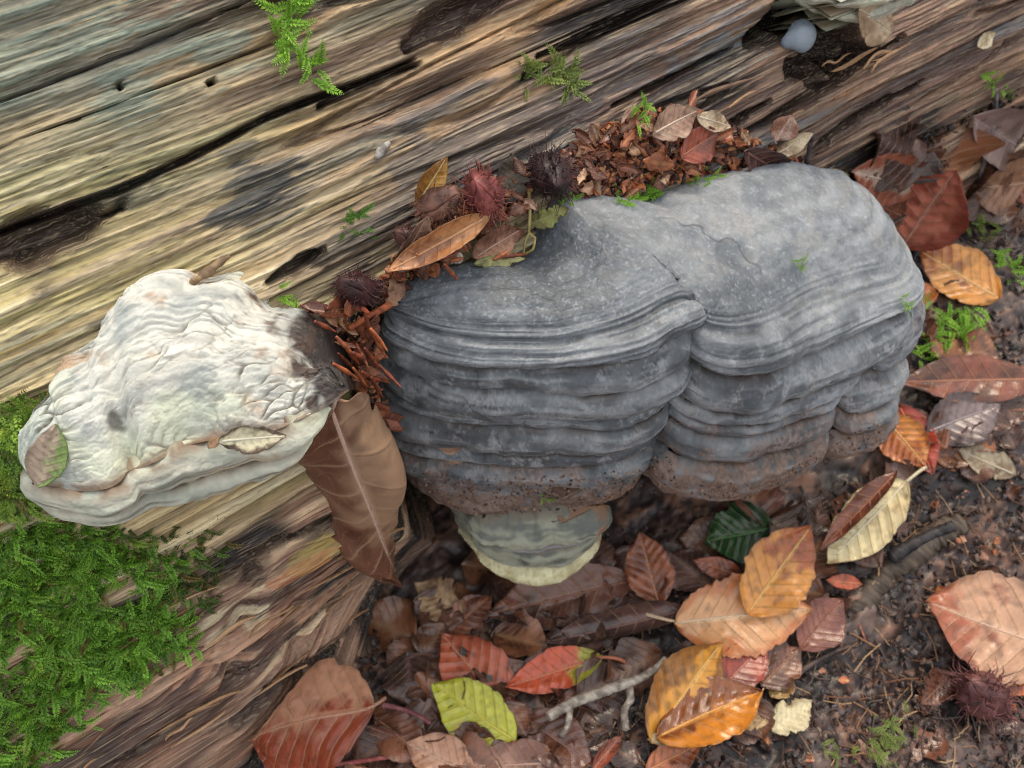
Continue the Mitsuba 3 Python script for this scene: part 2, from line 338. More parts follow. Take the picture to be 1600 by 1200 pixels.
def layer(parent, name, top, ztop, bot, zbot, bulge, colour, mat, nt=300, ns=26, seed=0, ext=0.04, stri=0.0005, lump=0.0012, label=None, belly=.85, inner=0.02, smooth_ends=0.12, drop=0.7):
    A, B = curve3(top, ztop, nt), curve3(bot, zbot, nt)
    k = 8                                                          # carried on behind the visible ends, into the log
    def extend(C):
        back = PV * ext - np.array([0, 0, ext * drop])
        a = C[:1] + np.linspace(1, 0, k, endpoint=False)[:, None] * back
        b = C[-1:] + np.linspace(0, 1, k + 1)[1:, None] * back
        return np.vstack([a, C, b])
    A, B = extend(A), extend(B)
    M = (A + B) / 2; Tn = np.gradient(M, axis=0); Tn[:, 2] = 0
    w = np.ones(25) / 25
    Tn = np.stack([np.convolve(np.pad(Tn[:, q], 12, mode='edge'), w, 'valid') for q in range(3)], -1); Tn = unit(Tn)
    N = np.stack([Tn[:, 1], -Tn[:, 0], 0 * Tn[:, 0]], -1)
    tt = np.linspace(0, 1, len(A))
    s = np.linspace(0, 1, ns)
    prof = np.sin(np.pi * s ** belly) ** 0.75
    bl = np.interp(tt, [0, smooth_ends, 1 - smooth_ends, 1], [.55, 1, 1, .55]) * bulge * .95
    lon = gfbm(tt, np.array([0, 1]), 7, 1, seed + 3, 3)[:, 0]
    bl = bl * (0.75 + .5 * lon)
    Pm = A[None] * (1 - s[:, None, None]) + B[None] * s[:, None, None] + (prof[:, None] * bl[None])[..., None] * N[None]
    length = np.linalg.norm(np.diff(M, axis=0), axis=1).sum(); high = max(np.linalg.norm(A - B, axis=1).mean(), .006)
    g1 = gfbm(s * high, tt * length, 520, 16, seed + 5, 3).reshape(ns, -1) - .5
    Pm = Pm + (stri * 3 * g1)[..., None] * N[None]
    q = Pm.reshape(-1, 3)
    dsp = lump * 2 * (fbm(q, 70, 3, seed) - .5) + lump * .9 * (fbm(q, 260, 3, seed + 1) - .5)
    Pm = Pm + dsp.reshape(ns, -1)[..., None] * (N[None] * .9 + [0, 0, .4])
    inn = lambda C, dz: (C - N * inner + [0, 0, dz])[None]
    P = np.concatenate([inn(Pm[0], -.001), Pm, inn(Pm[-1], .001)])
    ss = np.concatenate([[0], s, [1]])
    S2, T2 = np.meshgrid(ss, tt, indexing='ij')
    g = np.concatenate([g1[:1], g1, g1[-1:]])
    col = colour(P, S2, T2, g, seed)
    return part(parent, name, (P.reshape(-1, 3), quads(*P.shape[:2])), mat, np.clip(col, .008, .9).reshape(-1, 3), label=label)
def cap(parent, name, rim, att, bump, colour, mat, nt=420, ns=160, seed=0, relief=None, edge=0.8, label=None, lean=(0, 0, 1)):
    """Upper side: from the rim line (s=0) to the line where it meets the log (s=1), domed."""
    s = np.linspace(0, 1, ns); tt = np.linspace(0, 1, nt)
    P = rim[None] * (1 - s[:, None, None]) + att[None] * s[:, None, None]
    mid = (P[ns // 2, 1:] - P[ns // 2, :-1]).mean(0)
    N = unit(np.cross(rim[-1] - rim[0], (att - rim).mean(0))); N = N if N[2] > 0 else -N
    N = unit(N + np.array(lean))
    prof = (1 - (2 * np.abs(s - .5)) ** 2.6) ** np.where(s < .5, 1.35, edge)
    ends = np.interp(tt, [0, .12, .88, 1], [.0, 1, 1, .0]); ends = ends * ends * (3 - 2 * ends)
    h = bump(s, tt) if callable(bump) else bump
    P = P + (prof[:, None] * ends[None] * h)[..., None] * N
    if relief is not None: P = P + relief(P, s, tt)[..., None] * N
    S2, T2 = np.meshgrid(s, tt, indexing='ij')
    col = colour(P, S2, T2, 0 * S2, seed)
    return part(parent, name, (P.reshape(-1, 3), quads(ns, nt)), mat, np.clip(col, .008, .9).reshape(-1, 3), label=label)

def grey_colour(edge_dark=0.3, light=0.0, brown=0.0):
    def fn(P, s, t, g, seed):
        q = P.reshape(-1, 3); sh = P.shape[:2]
        n1 = fbm(q, 38, 4, 91).reshape(sh); n2 = fbm(q, 160, 3, 92).reshape(sh); n3 = noise3(q * 1500, 93).reshape(sh) * .6 + noise3(q * 700, 98).reshape(sh) * .4
        n4 = fbm(q * [1, 1, 2.5], 60, 3, 94 + seed).reshape(sh)
        c = mixc(S('4f5458'), S('82868a'), sst(.3, .7, n1 + .5 * (n2 - .5) + light))
        c = mixc(c, S('474c53'), .7 * sst(.5, .75, n4) * (1 - light))
        c = mixc(c, S('2f3236'), .7 * sst(.12, .26, -g) * sst(.3, .6, n2)); c = mixc(c, S('a0a4a6'), .4 * sst(.12, .26, g))
        c = mixc(c, S('a9adb0'), .55 * sst(.52, .72, n2 * .6 + n3 * .4))
        c = mixc(c, S('3c4149'), .5 * sst(.62, .8, n3 * .5 + n2 * .5))
        hair = (1 - sst(.002, .010, np.abs(fbm(q, 34, 3, 199 + seed).reshape(sh) - .5))) * sst(.52, .62, fbm(q, 22, 2, 57).reshape(sh))
        c = mixc(c, S('26241f'), .5 * hair)
        edge = np.maximum(1 - s / .13, 1 - (1 - s) / .16).clip(0, 1)
        c = mixc(c, S('4a3a2e'), np.clip(edge * sst(.3, .7, n4 + edge_dark - .2), 0, 1) * .8)  # darker brown towards both edges of a layer, broken up by noise
        b = sst(.50, .66, n2 * .45 + n4 * .3 + n3 * .25 + .16 * brown + .22 * brown * (s - .4)) * min(1, brown * 1.5)
        c = mixc(c, mixc(S('4a3a31'), S('84695a'), n2 * .5 + n3 * .5), b * .85)
        return c * (.74 + .52 * n3)[..., None]
    return fn
GREY = thing('bracket_fungus', 'large two-lobed slate grey bracket fungus with stacked growth layers, in the middle of the log', 'fungus')
# growth lines of the left lobe (pixels), from the top down, and the height of each
m1 = [(608, 478), (627, 484), (660, 500), (710, 516), (770, 524), (860, 526), (916, 515), (972, 500), (1029, 474), (1062, 460), (1082, 462), (1092, 478)]
g1 = [(600, 505), (616, 521), (646, 545), (702, 559), (740, 567), (785, 568), (830, 570), (897, 568), (954, 564), (999, 552), (1032, 530), (1070, 514), (1088, 505)]
g2 = [(598, 548), (612, 552), (635, 562), (672, 581), (717, 600), (770, 604), (822, 605), (879, 611), (935, 614), (984, 609), (1029, 590), (1062, 571), (1078, 548)]
g3 = [(596, 590), (622, 616), (672, 636), (717, 646), (785, 651), (845, 649), (897, 651), (957, 651), (1010, 636), (1044, 614), (1062, 592)]
g4 = [(598, 604), (628, 630), (680, 651), (729, 660), (785, 659), (841, 666), (897, 667), (957, 673), (1002, 658), (1030, 638), (1042, 628)]
g5 = [(600, 656), (630, 684), (685, 695), (722, 696), (747, 702), (810, 708), (872, 708), (919, 708), (960, 702), (997, 686), (1032, 666)]
g6 = [(606, 684), (654, 710), (710, 715), (760, 720), (825, 723), (872, 723), (919, 718), (966, 714), (997, 699), (1028, 682)]
g7 = [(616, 712), (668, 743), (710, 754), (754, 760), (790, 756), (830, 756), (866, 752), (904, 757), (950, 751), (992, 735), (1018, 708)]
g8 = [(636, 738), (668, 770), (693, 788), (716, 796), (739, 806), (779, 806), (800, 801), (841, 796), (919, 795), (950, 786), (978, 769), (994, 750)]
zA = dict(m=.222, g1=.206, g2=.190, g3=.168, g4=.160, g5=.137, g6=.129, g7=.112, g8=.092)
def zfront(p, y): d = ray(np.array(p, float)); return CAM_H + d[2] * y / d[1]
layer(GREY, 'growth_layer', g1, zA['g1'], g2, zA['g2'], .0065, grey_colour(.25, .05), 'fungus_grey', 320, 24, 2)
layer(GREY, 'growth_layer', g2, zA['g2'], g3, zA['g3'], .0072, grey_colour(.15, .12), 'fungus_grey', 320, 26, 3)
layer(GREY, 'growth_layer', g3, zA['g3'], g4, zA['g4'], .0026, grey_colour(.6), 'fungus_grey', 320, 14, 4)
layer(GREY, 'growth_layer', g4, zA['g4'], g5, zA['g5'], .0062, grey_colour(.25, 0, .1), 'fungus_grey', 320, 24, 5)
layer(GREY, 'growth_layer', g5, zA['g5'], g6, zA['g6'], .004, grey_colour(.35, 0, .15), 'fungus_grey', 320, 16, 6)
layer(GREY, 'growth_layer', g6, zA['g6'], g7, zA['g7'], .007, grey_colour(.3, 0, .45), 'fungus_grey', 300, 26, 7, lump=.002)
layer(GREY, 'growth_layer', g7, zA['g7'], g8, zA['g8'], .0025, grey_colour(.5, -.1, 1.0), 'fungus_grey', 300, 24, 8, lump=.003, inner=.05)
# little pale-edged bracket under the left lobe
k0 = [(748, 800), (760, 806), (797, 803), (841, 795), (900, 790), (934, 790)]
ka = [(744, 826), (765, 844), (800, 853), (841, 856), (875, 852), (905, 840), (940, 812)]
k1 = [(748, 848), (766, 868), (800, 882), (841, 886), (872, 883), (900, 868), (926, 842), (936, 824)]
k2 = [(752, 862), (764, 880), (784, 896), (809, 912), (841, 915), (873, 909), (900, 890), (924, 864), (936, 840)]
def knob_colour(pale):
    def fn(P, s, t, g, seed):
        q = P.reshape(-1, 3); sh = P.shape[:2]
        n2 = fbm(q, 150, 3, 92).reshape(sh); n3 = noise3(q * 900, 93).reshape(sh)
        c = mixc(S('5f625c'), S('8f907f'), sst(.3, .7, n2 + g))
        c = mixc(c, S('a2a0a8'), .7 * np.exp(-((s - .78) / .1) ** 2))
        c = mixc(c, S('a08a80'), .5 * np.exp(-((s - .95) / .05) ** 2))
        c = mixc(c, S('5f5348'), .8 * sst(.2, .0, s) * sst(.3, .6, n2))
        p = mixc(S('b3ab82'), S('d2cca6'), sst(.3, .7, n2))
        if pale: c = mixc(p, S('9a8a5e'), .5 * sst(.55, .75, n3))
        c = mixc(c, S('7c5a44'), .9 * sst(.55, .75, n2 * .6 + .4 * sst(.7, 1, t)))
        return c
    return fn
layer(GREY, 'lower_bracket', k0, .095, ka, .074, .010, knob_colour(False), 'fungus_pale', 200, 36, 11, lump=.0022, belly=.9, ext=.02, label='small greenish grey bracket under the left lobe')
layer(GREY, 'lower_bracket', ka, .074, k1, .056, .0045, knob_colour(False), 'fungus_pale', 200, 28, 13, lump=.0022, belly=.8, ext=.02, label='lower growth layer of the small bracket')
layer(GREY, 'lower_bracket_margin', k1, .056, k2, .043, .004, knob_colour(True), 'fungus_pale', 200, 20, 12, lump=.0018, inner=.04, ext=.02, label='cream yellow rim of the small lower bracket')
# right lobe
hm = [(1092, 480), (1099, 492), (1110, 501), (1141, 507), (1179, 502), (1226, 485), (1260, 466), (1304, 449), (1350, 436), (1390, 425), (1404, 410)]
h1 = [(1082, 550), (1101, 568), (1135, 582), (1160, 583), (1210, 572), (1241, 552), (1260, 548), (1297, 533), (1335, 514), (1376, 492), (1406, 480), (1424, 462)]
h2 = [(1058, 612), (1079, 625), (1116, 640), (1147, 644), (1194, 638), (1226, 625), (1257, 616), (1288, 601), (1329, 588), (1354, 572), (1380, 549), (1388, 530)]
h3 = [(1050, 630), (1079, 652), (1107, 660), (1160, 663), (1197, 660), (1226, 648), (1263, 638), (1297, 622), (1318, 602)]
h4 = [(1048, 652), (1079, 669), (1116, 678), (1160, 681), (1197, 670), (1241, 658), (1272, 648), (1292, 640), (1302, 626)]
h5 = [(1040, 692), (1058, 706), (1091, 713), (1135, 722), (1160, 722), (1197, 708), (1241, 695), (1268, 683), (1286, 664)]
h6 = [(1016, 748), (1035, 764), (1062, 772), (1110, 779), (1147, 779), (1185, 767), (1226, 750), (1248, 738), (1266, 722), (1276, 700)]
layer(GREY, 'growth_layer', h1, (.185, .158), h2, (.166, .142), .0085, grey_colour(.25, .02, .1), 'fungus_grey', 320, 30, 22)
layer(GREY, 'growth_layer', h2[:10], (.166, .144), h3, (.158, .138), .004, grey_colour(.4, .05, .2), 'fungus_grey', 300, 16, 23)
layer(GREY, 'growth_layer', h3, (.158, .138), h4, (.150, .132), .003, grey_colour(.5, 0, .4), 'fungus_grey', 300, 14, 24)
layer(GREY, 'growth_layer', h4, (.150, .132), h5, (.132, .118), .0055, grey_colour(.35, -.05, .45), 'fungus_grey', 300, 22, 25)
layer(GREY, 'growth_layer', h5, (.132, .118), h6, (.104, .096), .008, grey_colour(.35, 0, .85), 'fungus_grey', 300, 32, 26, lump=.002, inner=.06)
# small lobes at the far right end
c00 = [(1385, 500), (1405, 480), (1420, 462), (1430, 450)]
c0 = [(1368, 582), (1392, 572), (1412, 556), (1424, 530)]
c1 = [(1307, 630), (1335, 646), (1366, 640), (1390, 621), (1400, 600)]
c2 = [(1294, 661), (1329, 676), (1360, 668), (1382, 649), (1394, 628)]
c3 = [(1274, 712), (1313, 714), (1344, 705), (1368, 690), (1382, 662)]
c0t = [(1318, 590), (1345, 578), (1372, 572), (1400, 560), (1408, 548)]
layer(GREY, 'side_lobe', c00, .158, c0, .130, .007, grey_colour(.1, .3, .2), 'fungus_grey', 120, 26, 31, lump=.002)
layer(GREY, 'side_lobe', c0t, .134, c1, .122, .006, grey_colour(.3, -.05, .2), 'fungus_grey', 160, 26, 32)
layer(GREY, 'side_lobe', c1, .122, c2, .110, .005, grey_colour(.4, 0, .5), 'fungus_grey', 160, 20, 33)
layer(GREY, 'side_lobe', c2, .110, c3, .094, .006, grey_colour(.4, 0, 1.0), 'fungus_grey', 160, 26, 34, inner=.05)
# the fused upper side of both lobes
NT = 560
rimpx = m1[:-1] + hm[1:] + [(1408, 394), (1392, 362), (1360, 332), (1320, 310), (1275, 297), (1240, 292)]
zr = [(600, .222), (1060, .222), (1092, .214), (1240, .192), (1404, .170)]
rim3 = np.vstack([on_plane(np.array(rimpx[:22], float), np.interp(np.array(rimpx[:22])[:, 0], *np.array(zr).T)),
                  on_plane(np.array(rimpx[22:], float), np.linspace(.169, .172, len(rimpx) - 22))])
attpx = np.array([(604, 474), (618, 452), (650, 434), (691, 424), (740, 416), (796, 410), (822, 392), (836, 352), (855, 314), (900, 308), (957, 314), (985, 322), (1010, 308), (1047, 299), (1066, 289), (1129, 277), (1160, 273), (1194, 273), (1216, 282), (1236, 291)], float)
att3 = hit(attpx, 'log', -.004); att3[0] = rim3[0] + PV * .004; att3[-1] = rim3[-1] + PV * .004
att3[1:-1, 2] += 0.0
def cap_colour(P, s, t, g, seed):
    q = P.reshape(-1, 3); sh = P.shape[:2]
    n1 = fbm(q, 26, 4, 71).reshape(sh); n2 = fbm(q, 110, 4, 72).reshape(sh); n3 = noise3(q * 1500, 73).reshape(sh) * .6 + noise3(q * 700, 78).reshape(sh) * .4
    r = sst(.36, .62, t + .25 * (n1 - .5) + .12 * s)
    a = mixc(S('53585d'), S('787d81'), sst(.35, .65, n1 * .5 + n2 * .5))
    a = mixc(a, S('4b525c'), .75 * sst(.5, .72, n2 * .6 + n3 * .25 + .15 * s))
    b = mixc(S('666b70'), S('888c90'), sst(.3, .62, n1 * .6 + n2 * .4))
    b = mixc(b, S('97938c'), .5 * sst(.5, .7, n2))
    b = mixc(b, S('565e66'), .6 * sst(.55, .75, fbm(q, 60, 3, 77).reshape(sh)))
    b = mixc(b, S('666e76'), .7 * sst(.52, .75, n1 * .4 + n2 * .6))
    c = mixc(a, b, r)
    band = np.sin(2 * math.pi * (s * 6.5 + 1.2 * (n1 - .5))) * sst(.02, .1, s) * sst(.85, .5, s) * (.3 + .7 * sst(.62, .8, t))
    c = c * (1 + .16 * band)[..., None]
    c = mixc(c, S('9aa0a8'), .35 * sst(.6, .8, n3))
    hair = (1 - sst(.002, .008, np.abs(fbm(q, 24, 4, 79).reshape(sh) - .5))) * sst(.5, .6, fbm(q, 18, 2, 58).reshape(sh))
    c = mixc(c, S('33353a'), .6 * hair)
    return c * (.78 + .44 * n3)[..., None]
def grey_cap():
    nA, nT, nB, nC, nL, ns = 270, 16, 240, 70, 40, 180
    RA, RB, RC = spline(rim3[:11], nA), spline(rim3[11:21], nB), spline(rim3[20:], nC + 1)[1:]
    e = np.linspace(0, 1, nT + 2)[1:-1, None]
    BA, BB = curve3(g1, zA['g1'], nA), curve3(h1, (.185, .158), nB)
    RT = RA[-1] * (1 - e) + RB[0] * e
    BT = BA[-1] * (1 - e) + BB[0] * e + PV * .012 * np.sin(np.pi * e)      # the cleft between the lobes
    f = np.linspace(0, 1, nC)[:, None]
    BC = RC + (BB[-1] - RC[0]) * (1 - f) ** 2 + np.array([0, 0, -.016]) * f
    R, B = np.vstack([RA, RT, RB, RC]), np.vstack([BA, BT, BB, BC])
    R = gaussian_filter1d(R, 3, axis=0, mode='nearest'); 
    d = np.concatenate([[0], np.cumsum(np.linalg.norm(np.diff(R, axis=0), axis=1))]); tt = d / d[-1]
    fine_att = spline(att3, 1500); A = np.stack([np.interp(tt, np.linspace(0, 1, 1500), fine_att[:, k]) for k in range(3)], -1)
    Tn = np.gradient((R + B) / 2, axis=0); Tn[:, 2] = 0; Tn = unit(gaussian_filter1d(Tn, 8, axis=0, mode='nearest')); N = np.stack([Tn[:, 1], -Tn[:, 0], 0 * Tn[:, 0]], -1)
    u = np.linspace(0, 1, nL)
    amp = np.concatenate([np.full(nA, .0085), np.full(nT, .003), np.full(nB, .0105), np.full(nC, .004)]); amp = gaussian_filter1d(amp, 6, mode='nearest')
    amp = amp * np.interp(np.arange(len(R)), [0, 14, len(R) - 60, len(R) - 1], [.3, 1, 1, 0])
    lip = B[None] * (1 - u)[:, None, None] + R[None] * u[:, None, None] + (np.sin(np.pi * u ** .8) ** .8)[:, None, None] * amp[None, :, None] * (N + [0, 0, .35])[None]
    s = np.linspace(0, 1, ns)
    P = R[None] * (1 - s[:, None, None]) + A[None] * s[:, None, None]
    Nc = unit(np.cross(R[-1] - R[0], (A - R).mean(0))); Nc = unit((Nc if Nc[2] > 0 else -Nc) + np.array([0, 0, 1]))
    prof = (1 - (2 * np.abs(s - .5)) ** 2.6) ** .8
    ends = np.interp(tt, [0, .12, .88, 1], [.0, 1, 1, .0]); ends = ends * ends * (3 - 2 * ends)
    P = P + (prof[:, None] * ends[None] * (.010 + .006 * sst(.4, .75, tt)[None]))[..., None] * Nc
    P = np.concatenate([lip, P[1:]])
    sm = gaussian_filter1d(P, 9, axis=0, mode='nearest'); k = np.arange(len(P)); w = np.exp(-((k - nL) / 26.0) ** 2)[:, None, None]
    P = P * (1 - w) + sm * w                                       # the upper side runs over into the front without an edge
    S1 = np.concatenate([np.linspace(-.12, 0, nL), s[1:]])
    G = unit(np.cross(np.gradient(P, axis=1), np.gradient(P, axis=0))); G = np.where(G[..., 2:] < -.3, -G, G)
    q = P.reshape(-1, 3); sh = P.shape[:2]
    stri = gfbm(S1 - S1[0], tt, 95, 7, 66, 3) - .5; frontw = sst(.12, -.02, S1)[:, None]
    rel = (.010 * (fbm(q, 16, 3, 61) - .5) + .0034 * (fbm(q, 70, 3, 62) - .5) + .0012 * (fbm(q, 260, 3, 63) - .5)).reshape(sh) * (1 - .6 * frontw)
    rel = rel + .0035 * stri * frontw + .003 * (gfbm(S1 - S1[0], tt, 16, 5, 64, 2) - .5) * sst(.75, .45, S1)[:, None] * (.3 + .7 * sst(.66, .8, tt))[None]
    groove = np.exp(-((S1[:, None] + .004 + .03 * (gfbm(tt, np.array([0, 1]), 9, 1, 67, 3)[:, 0] - .5)[None]) / .006) ** 2) * np.interp(tt, [0, .05, .6, .8], [0, 1, 1, .2])[None]
    rel = (rel - .0011 * groove) * (sst(-.12, -.09, S1) * sst(1, .95, S1))[:, None] * np.interp(tt, [0, .01, .99, 1], [0, 1, 1, 0])[None]
    P = P + rel[..., None] * G
    P = np.concatenate([(P[0] - N * .02)[None], P]); S1 = np.concatenate([[-.12], S1]); groove = np.concatenate([groove[:1] * 0, groove]); stri = np.concatenate([stri[:1], stri])
    S2, T2 = np.meshgrid(S1, tt, indexing='ij')
    front = grey_colour(.2, .12)(P, np.clip((S2 + .12) / .24 + .02, 0, .6), T2, stri, 1)
    c = mixc(cap_colour(P, np.clip(S2, 0, 1), T2, 0, 0), front, .75 * sst(.06, -.04, S2 + .03 * (fbm(P, 60, 3, 68) - .5)))
    c = mixc(c, S('2c2e31'), .6 * groove * sst(.3, .6, fbm(P, 120, 3, 69)))
    part(GREY, 'cap', (P.reshape(-1, 3), quads(*P.shape[:2])), 'fungus_grey', np.clip(c, .008, .9).reshape(-1, 3), label='smooth fused grey upper side running into both lobes')
grey_cap()

# the pale fungus on the left
PALE = thing('bracket_fungus', 'whitish bracket fungus with cracked crust and blackened right end, left of the grey one', 'fungus')
l1 = [(44, 742), (60, 755), (94, 762), (131, 767), (165, 764), (188, 752), (200, 737), (225, 729), (262, 713), (292, 697), (330, 688), (380, 682), (430, 672), (470, 655), (510, 635), (545, 610)]
l2 = [(62, 774), (112, 790), (161, 794), (195, 786), (215, 772), (228, 765), (281, 756), (337, 735), (394, 720), (431, 714), (467, 694), (488, 668)]
l3 = [(76, 788), (100, 800), (135, 810), (169, 813), (200, 806), (222, 798), (245, 789), (285, 782), (340, 769), (375, 755), (425, 737), (458, 716), (480, 690)]
l4 = [(112, 802), (150, 815), (185, 822), (207, 820), (225, 808), (245, 794), (300, 781), (375, 757), (420, 741)]
def pale_colour(dark_end=False, groove=.5, pore=False):
    def fn(P, s, t, g, seed):
        q = P.reshape(-1, 3); sh = P.shape[:2]
        n1 = fbm(q, 40, 4, 81).reshape(sh); n2 = fbm(q, 150, 4, 82).reshape(sh); n3 = noise3(q * 800, 83).reshape(sh)
        c = mixc(S('a2a698'), S('cdcab8'), sst(.3, .65, n1 * .5 + n2 * .5))
        c = mixc(c, S('6d6558'), .7 * sst(.1, .24, -g))
        c = mixc(c, S('d6dcc0'), .6 * sst(.5, .7, n1))
        if pore: return mixc(S('cfccc6'), S('aaa294'), sst(.5, .8, n2))
        c = mixc(c, S('b9a88a'), .7 * sst(.5, .72, n2 * .7 + .3 * s))
        e = np.maximum(1 - s / .2, 1 - (1 - s) / .2).clip(0, 1)
        c = mixc(c, S('6f5540'), e * groove * sst(.3, .6, n2))
        c = mixc(c, S('7d8078'), .7 * sst(.12, .0, t) * sst(.3, .6, n2))
        return c * (.92 + .16 * n3)[..., None]
    return fn
layer(PALE, 'growth_layer', l1[:15], .247, l2, .232, .0055, pale_colour(groove=.9), 'fungus_pale', 320, 24, 51, lump=.0014)
layer(PALE, 'growth_layer', l2, .232, l3, .222, .0042, pale_colour(groove=.7), 'fungus_pale', 300, 20, 52, lump=.0014, inner=.04)
rimL = spline(on_plane(np.array(l1, float), np.full(len(l1), .2475)), 420)
aL = np.array([(38, 728), (34, 705), (42, 688), (64, 672), (90, 640), (109, 621), (118, 604), (100, 594), (116, 561), (161, 539), (176, 505), (202, 475), (218, 452), (255, 430), (300, 427), (319, 436), (349, 432), (375, 425), (398, 434), (416, 460), (431, 477), (454, 482), (488, 488), (525, 503), (549, 533), (557, 576), (553, 604)], float)
attL3 = hit(aL, 'log', -.003); attL3[0] = rimL[0] + PV * .006; attL3[-1] = rimL[-1] + PV * .006
attL = spline(attL3, 420)
def plates(P0):
    from scipy.spatial import cKDTree
    q = P0.reshape(-1, 3) * 1.0
    q = q + .010 * (np.stack([fbm(q, 60, 3, 110 + k) for k in range(3)], -1) - .5)
    q = q - np.outer(q @ AX, AX) * .7                                # plates are longer along the rim
    rng = np.random.default_rng(14)
    d, i = cKDTree(q[rng.integers(0, len(q), 170)]).query(q, k=2)
    return (d[:, 1] - d[:, 0]).reshape(P0.shape[:2]), rng.random(170)[i[:, 0]].reshape(P0.shape[:2])
PLATE = {}
def pale_relief(P, s, tt):
    q = P.reshape(-1, 3); sh = P.shape[:2]
    PLATE['edge'], PLATE['id'] = plates(P)
    n = fbm(q * [1, 1, 1.6], 46, 5, 86).reshape(sh)
    zone = gfbm(s, tt, 8, 4, 87, 4)
    k = (n * .75 + zone * 1.35) * 5.2
    terr = np.floor(k) + sst(.55, 1.0, k - np.floor(k))
    rel = .0011 * terr + .0007 * PLATE['id'] * sst(0, .0010, PLATE['edge']) - .0006 * (1 - sst(0, .0008, PLATE['edge'])) * sst(.45, .6, fbm(q, 50, 3, 120).reshape(sh)) + .010 * (fbm(q, 20, 2, 88).reshape(sh) - .5) + .0034 * (fbm(q, 90, 3, 97).reshape(sh) - .5) + .0018 * (fbm(q, 260, 3, 89).reshape(sh) - .5)
    cleft = .008 * np.exp(-((tt - .33) / .028) ** 2)[None] * sst(.75, .05, s)[:, None]
    fade = (sst(0, .06, s) * sst(1, .94, s))[:, None] * np.interp(tt, [0, .06, .94, 1], [0, 1, 1, 0])[None]
    return (rel - .008 - cleft) * fade
DARK_U = float(hit(np.array([478., 560.]), 'log', .02) @ AX)
def pale_cap_colour(P, s, t, g, seed):
    q = P.reshape(-1, 3); sh = P.shape[:2]
    n = fbm(q * [1, 1, 1.6], 46, 5, 86).reshape(sh); zone = gfbm(s[:, 0], t[0], 8, 4, 87, 4)
    k = (n * .75 + zone * 1.35) * 5.2; fr = k - np.floor(k)
    n1 = fbm(q, 40, 4, 81).reshape(sh); n2 = fbm(q, 130, 4, 82).reshape(sh); n3 = noise3(q * 800, 83).reshape(sh)
    c = mixc(S('9fa4a0'), S('cdccc2'), sst(.3, .6, n1 * .5 + n2 * .5))
    c = mixc(c, S('d9dfbe'), .65 * sst(.5, .68, fbm(q, 30, 3, 84).reshape(sh)))
    c = mixc(c, S('a9b0b2'), .6 * sst(.5, .7, fbm(q, 45, 3, 85).reshape(sh)) * sst(.55, .2, t))
    line = np.maximum(.5 * np.exp(-((fr - .60) / .11) ** 2), (1 - sst(.0001, .0008, PLATE['edge'])) * sst(.45, .6, fbm(q, 50, 3, 120).reshape(sh))) * sst(.35, .55, fbm(q, 60, 3, 90).reshape(sh))
    c = c * (.90 + .2 * PLATE['id'])[..., None]
    c = mixc(c, S('5f564a'), .85 * line)
    c = mixc(c, S('a37e5a'), .75 * sst(.56, .7, n2 * .5 + .5 * fbm(q, 42, 3, 95).reshape(sh) + .10 * (t - .5) + .12 * (s - .5)))
    c = mixc(c, S('4b4a48'), .8 * sst(.70, .8, fbm(q, 75, 3, 96).reshape(sh)))
    c = mixc(c, S('6c5038'), .9 * sst(.07, .0, s) * sst(.2, .5, n2))
    uu = P @ AX
    dk = sst(-.004, .005, uu - DARK_U + .03 * (n2 - .5) + .03 * (n1 - .5))
    d = mixc(S('2e2624'), S('5d4232'), sst(.45, .7, n2)); d = mixc(d, S('8a5a30'), .8 * sst(.6, .75, n2) * sst(.4, .1, s))
    d = mixc(d, S('55504e'), .7 * sst(.5, .7, n1))
    c = mixc(c, d, dk)
    return c * (.94 + .12 * n3)[..., None]
cap(PALE, 'cap', rimL, attL, .018, pale_cap_colour, 'fungus_pale', 420, 220, 45, pale_relief, .75, label='cracked chalky white upper crust')
#MORE
SOLIDS = [trimesh.Trimesh(*[np.array(x) for x in meshkit.WRITTEN[v['filename']][:2]], process=False) for k, v in scene.items() if k.startswith('bracket_fungus')]
SOLID = trimesh.util.concatenate(SOLIDS)
base_hit = hit
def hit(p, surf='both', d=0.0):
    if surf != 'all': return base_hit(p, surf, d)
    w = base_hit(p, 'both', 0.0).reshape(-1, 3); r = unit(ray(p)).reshape(-1, 3); t = np.linalg.norm(w - EYE, axis=1)
    loc, i, _ = SOLID.ray.intersects_location(np.repeat(EYE[None], len(r), 0), r, multiple_hits=False)
    if len(loc): t[i] = np.minimum(t[i], np.linalg.norm(loc - EYE, axis=1))
    return (EYE + r * (t - d)[:, None]).reshape(np.shape(p)[:-1] + (3,))
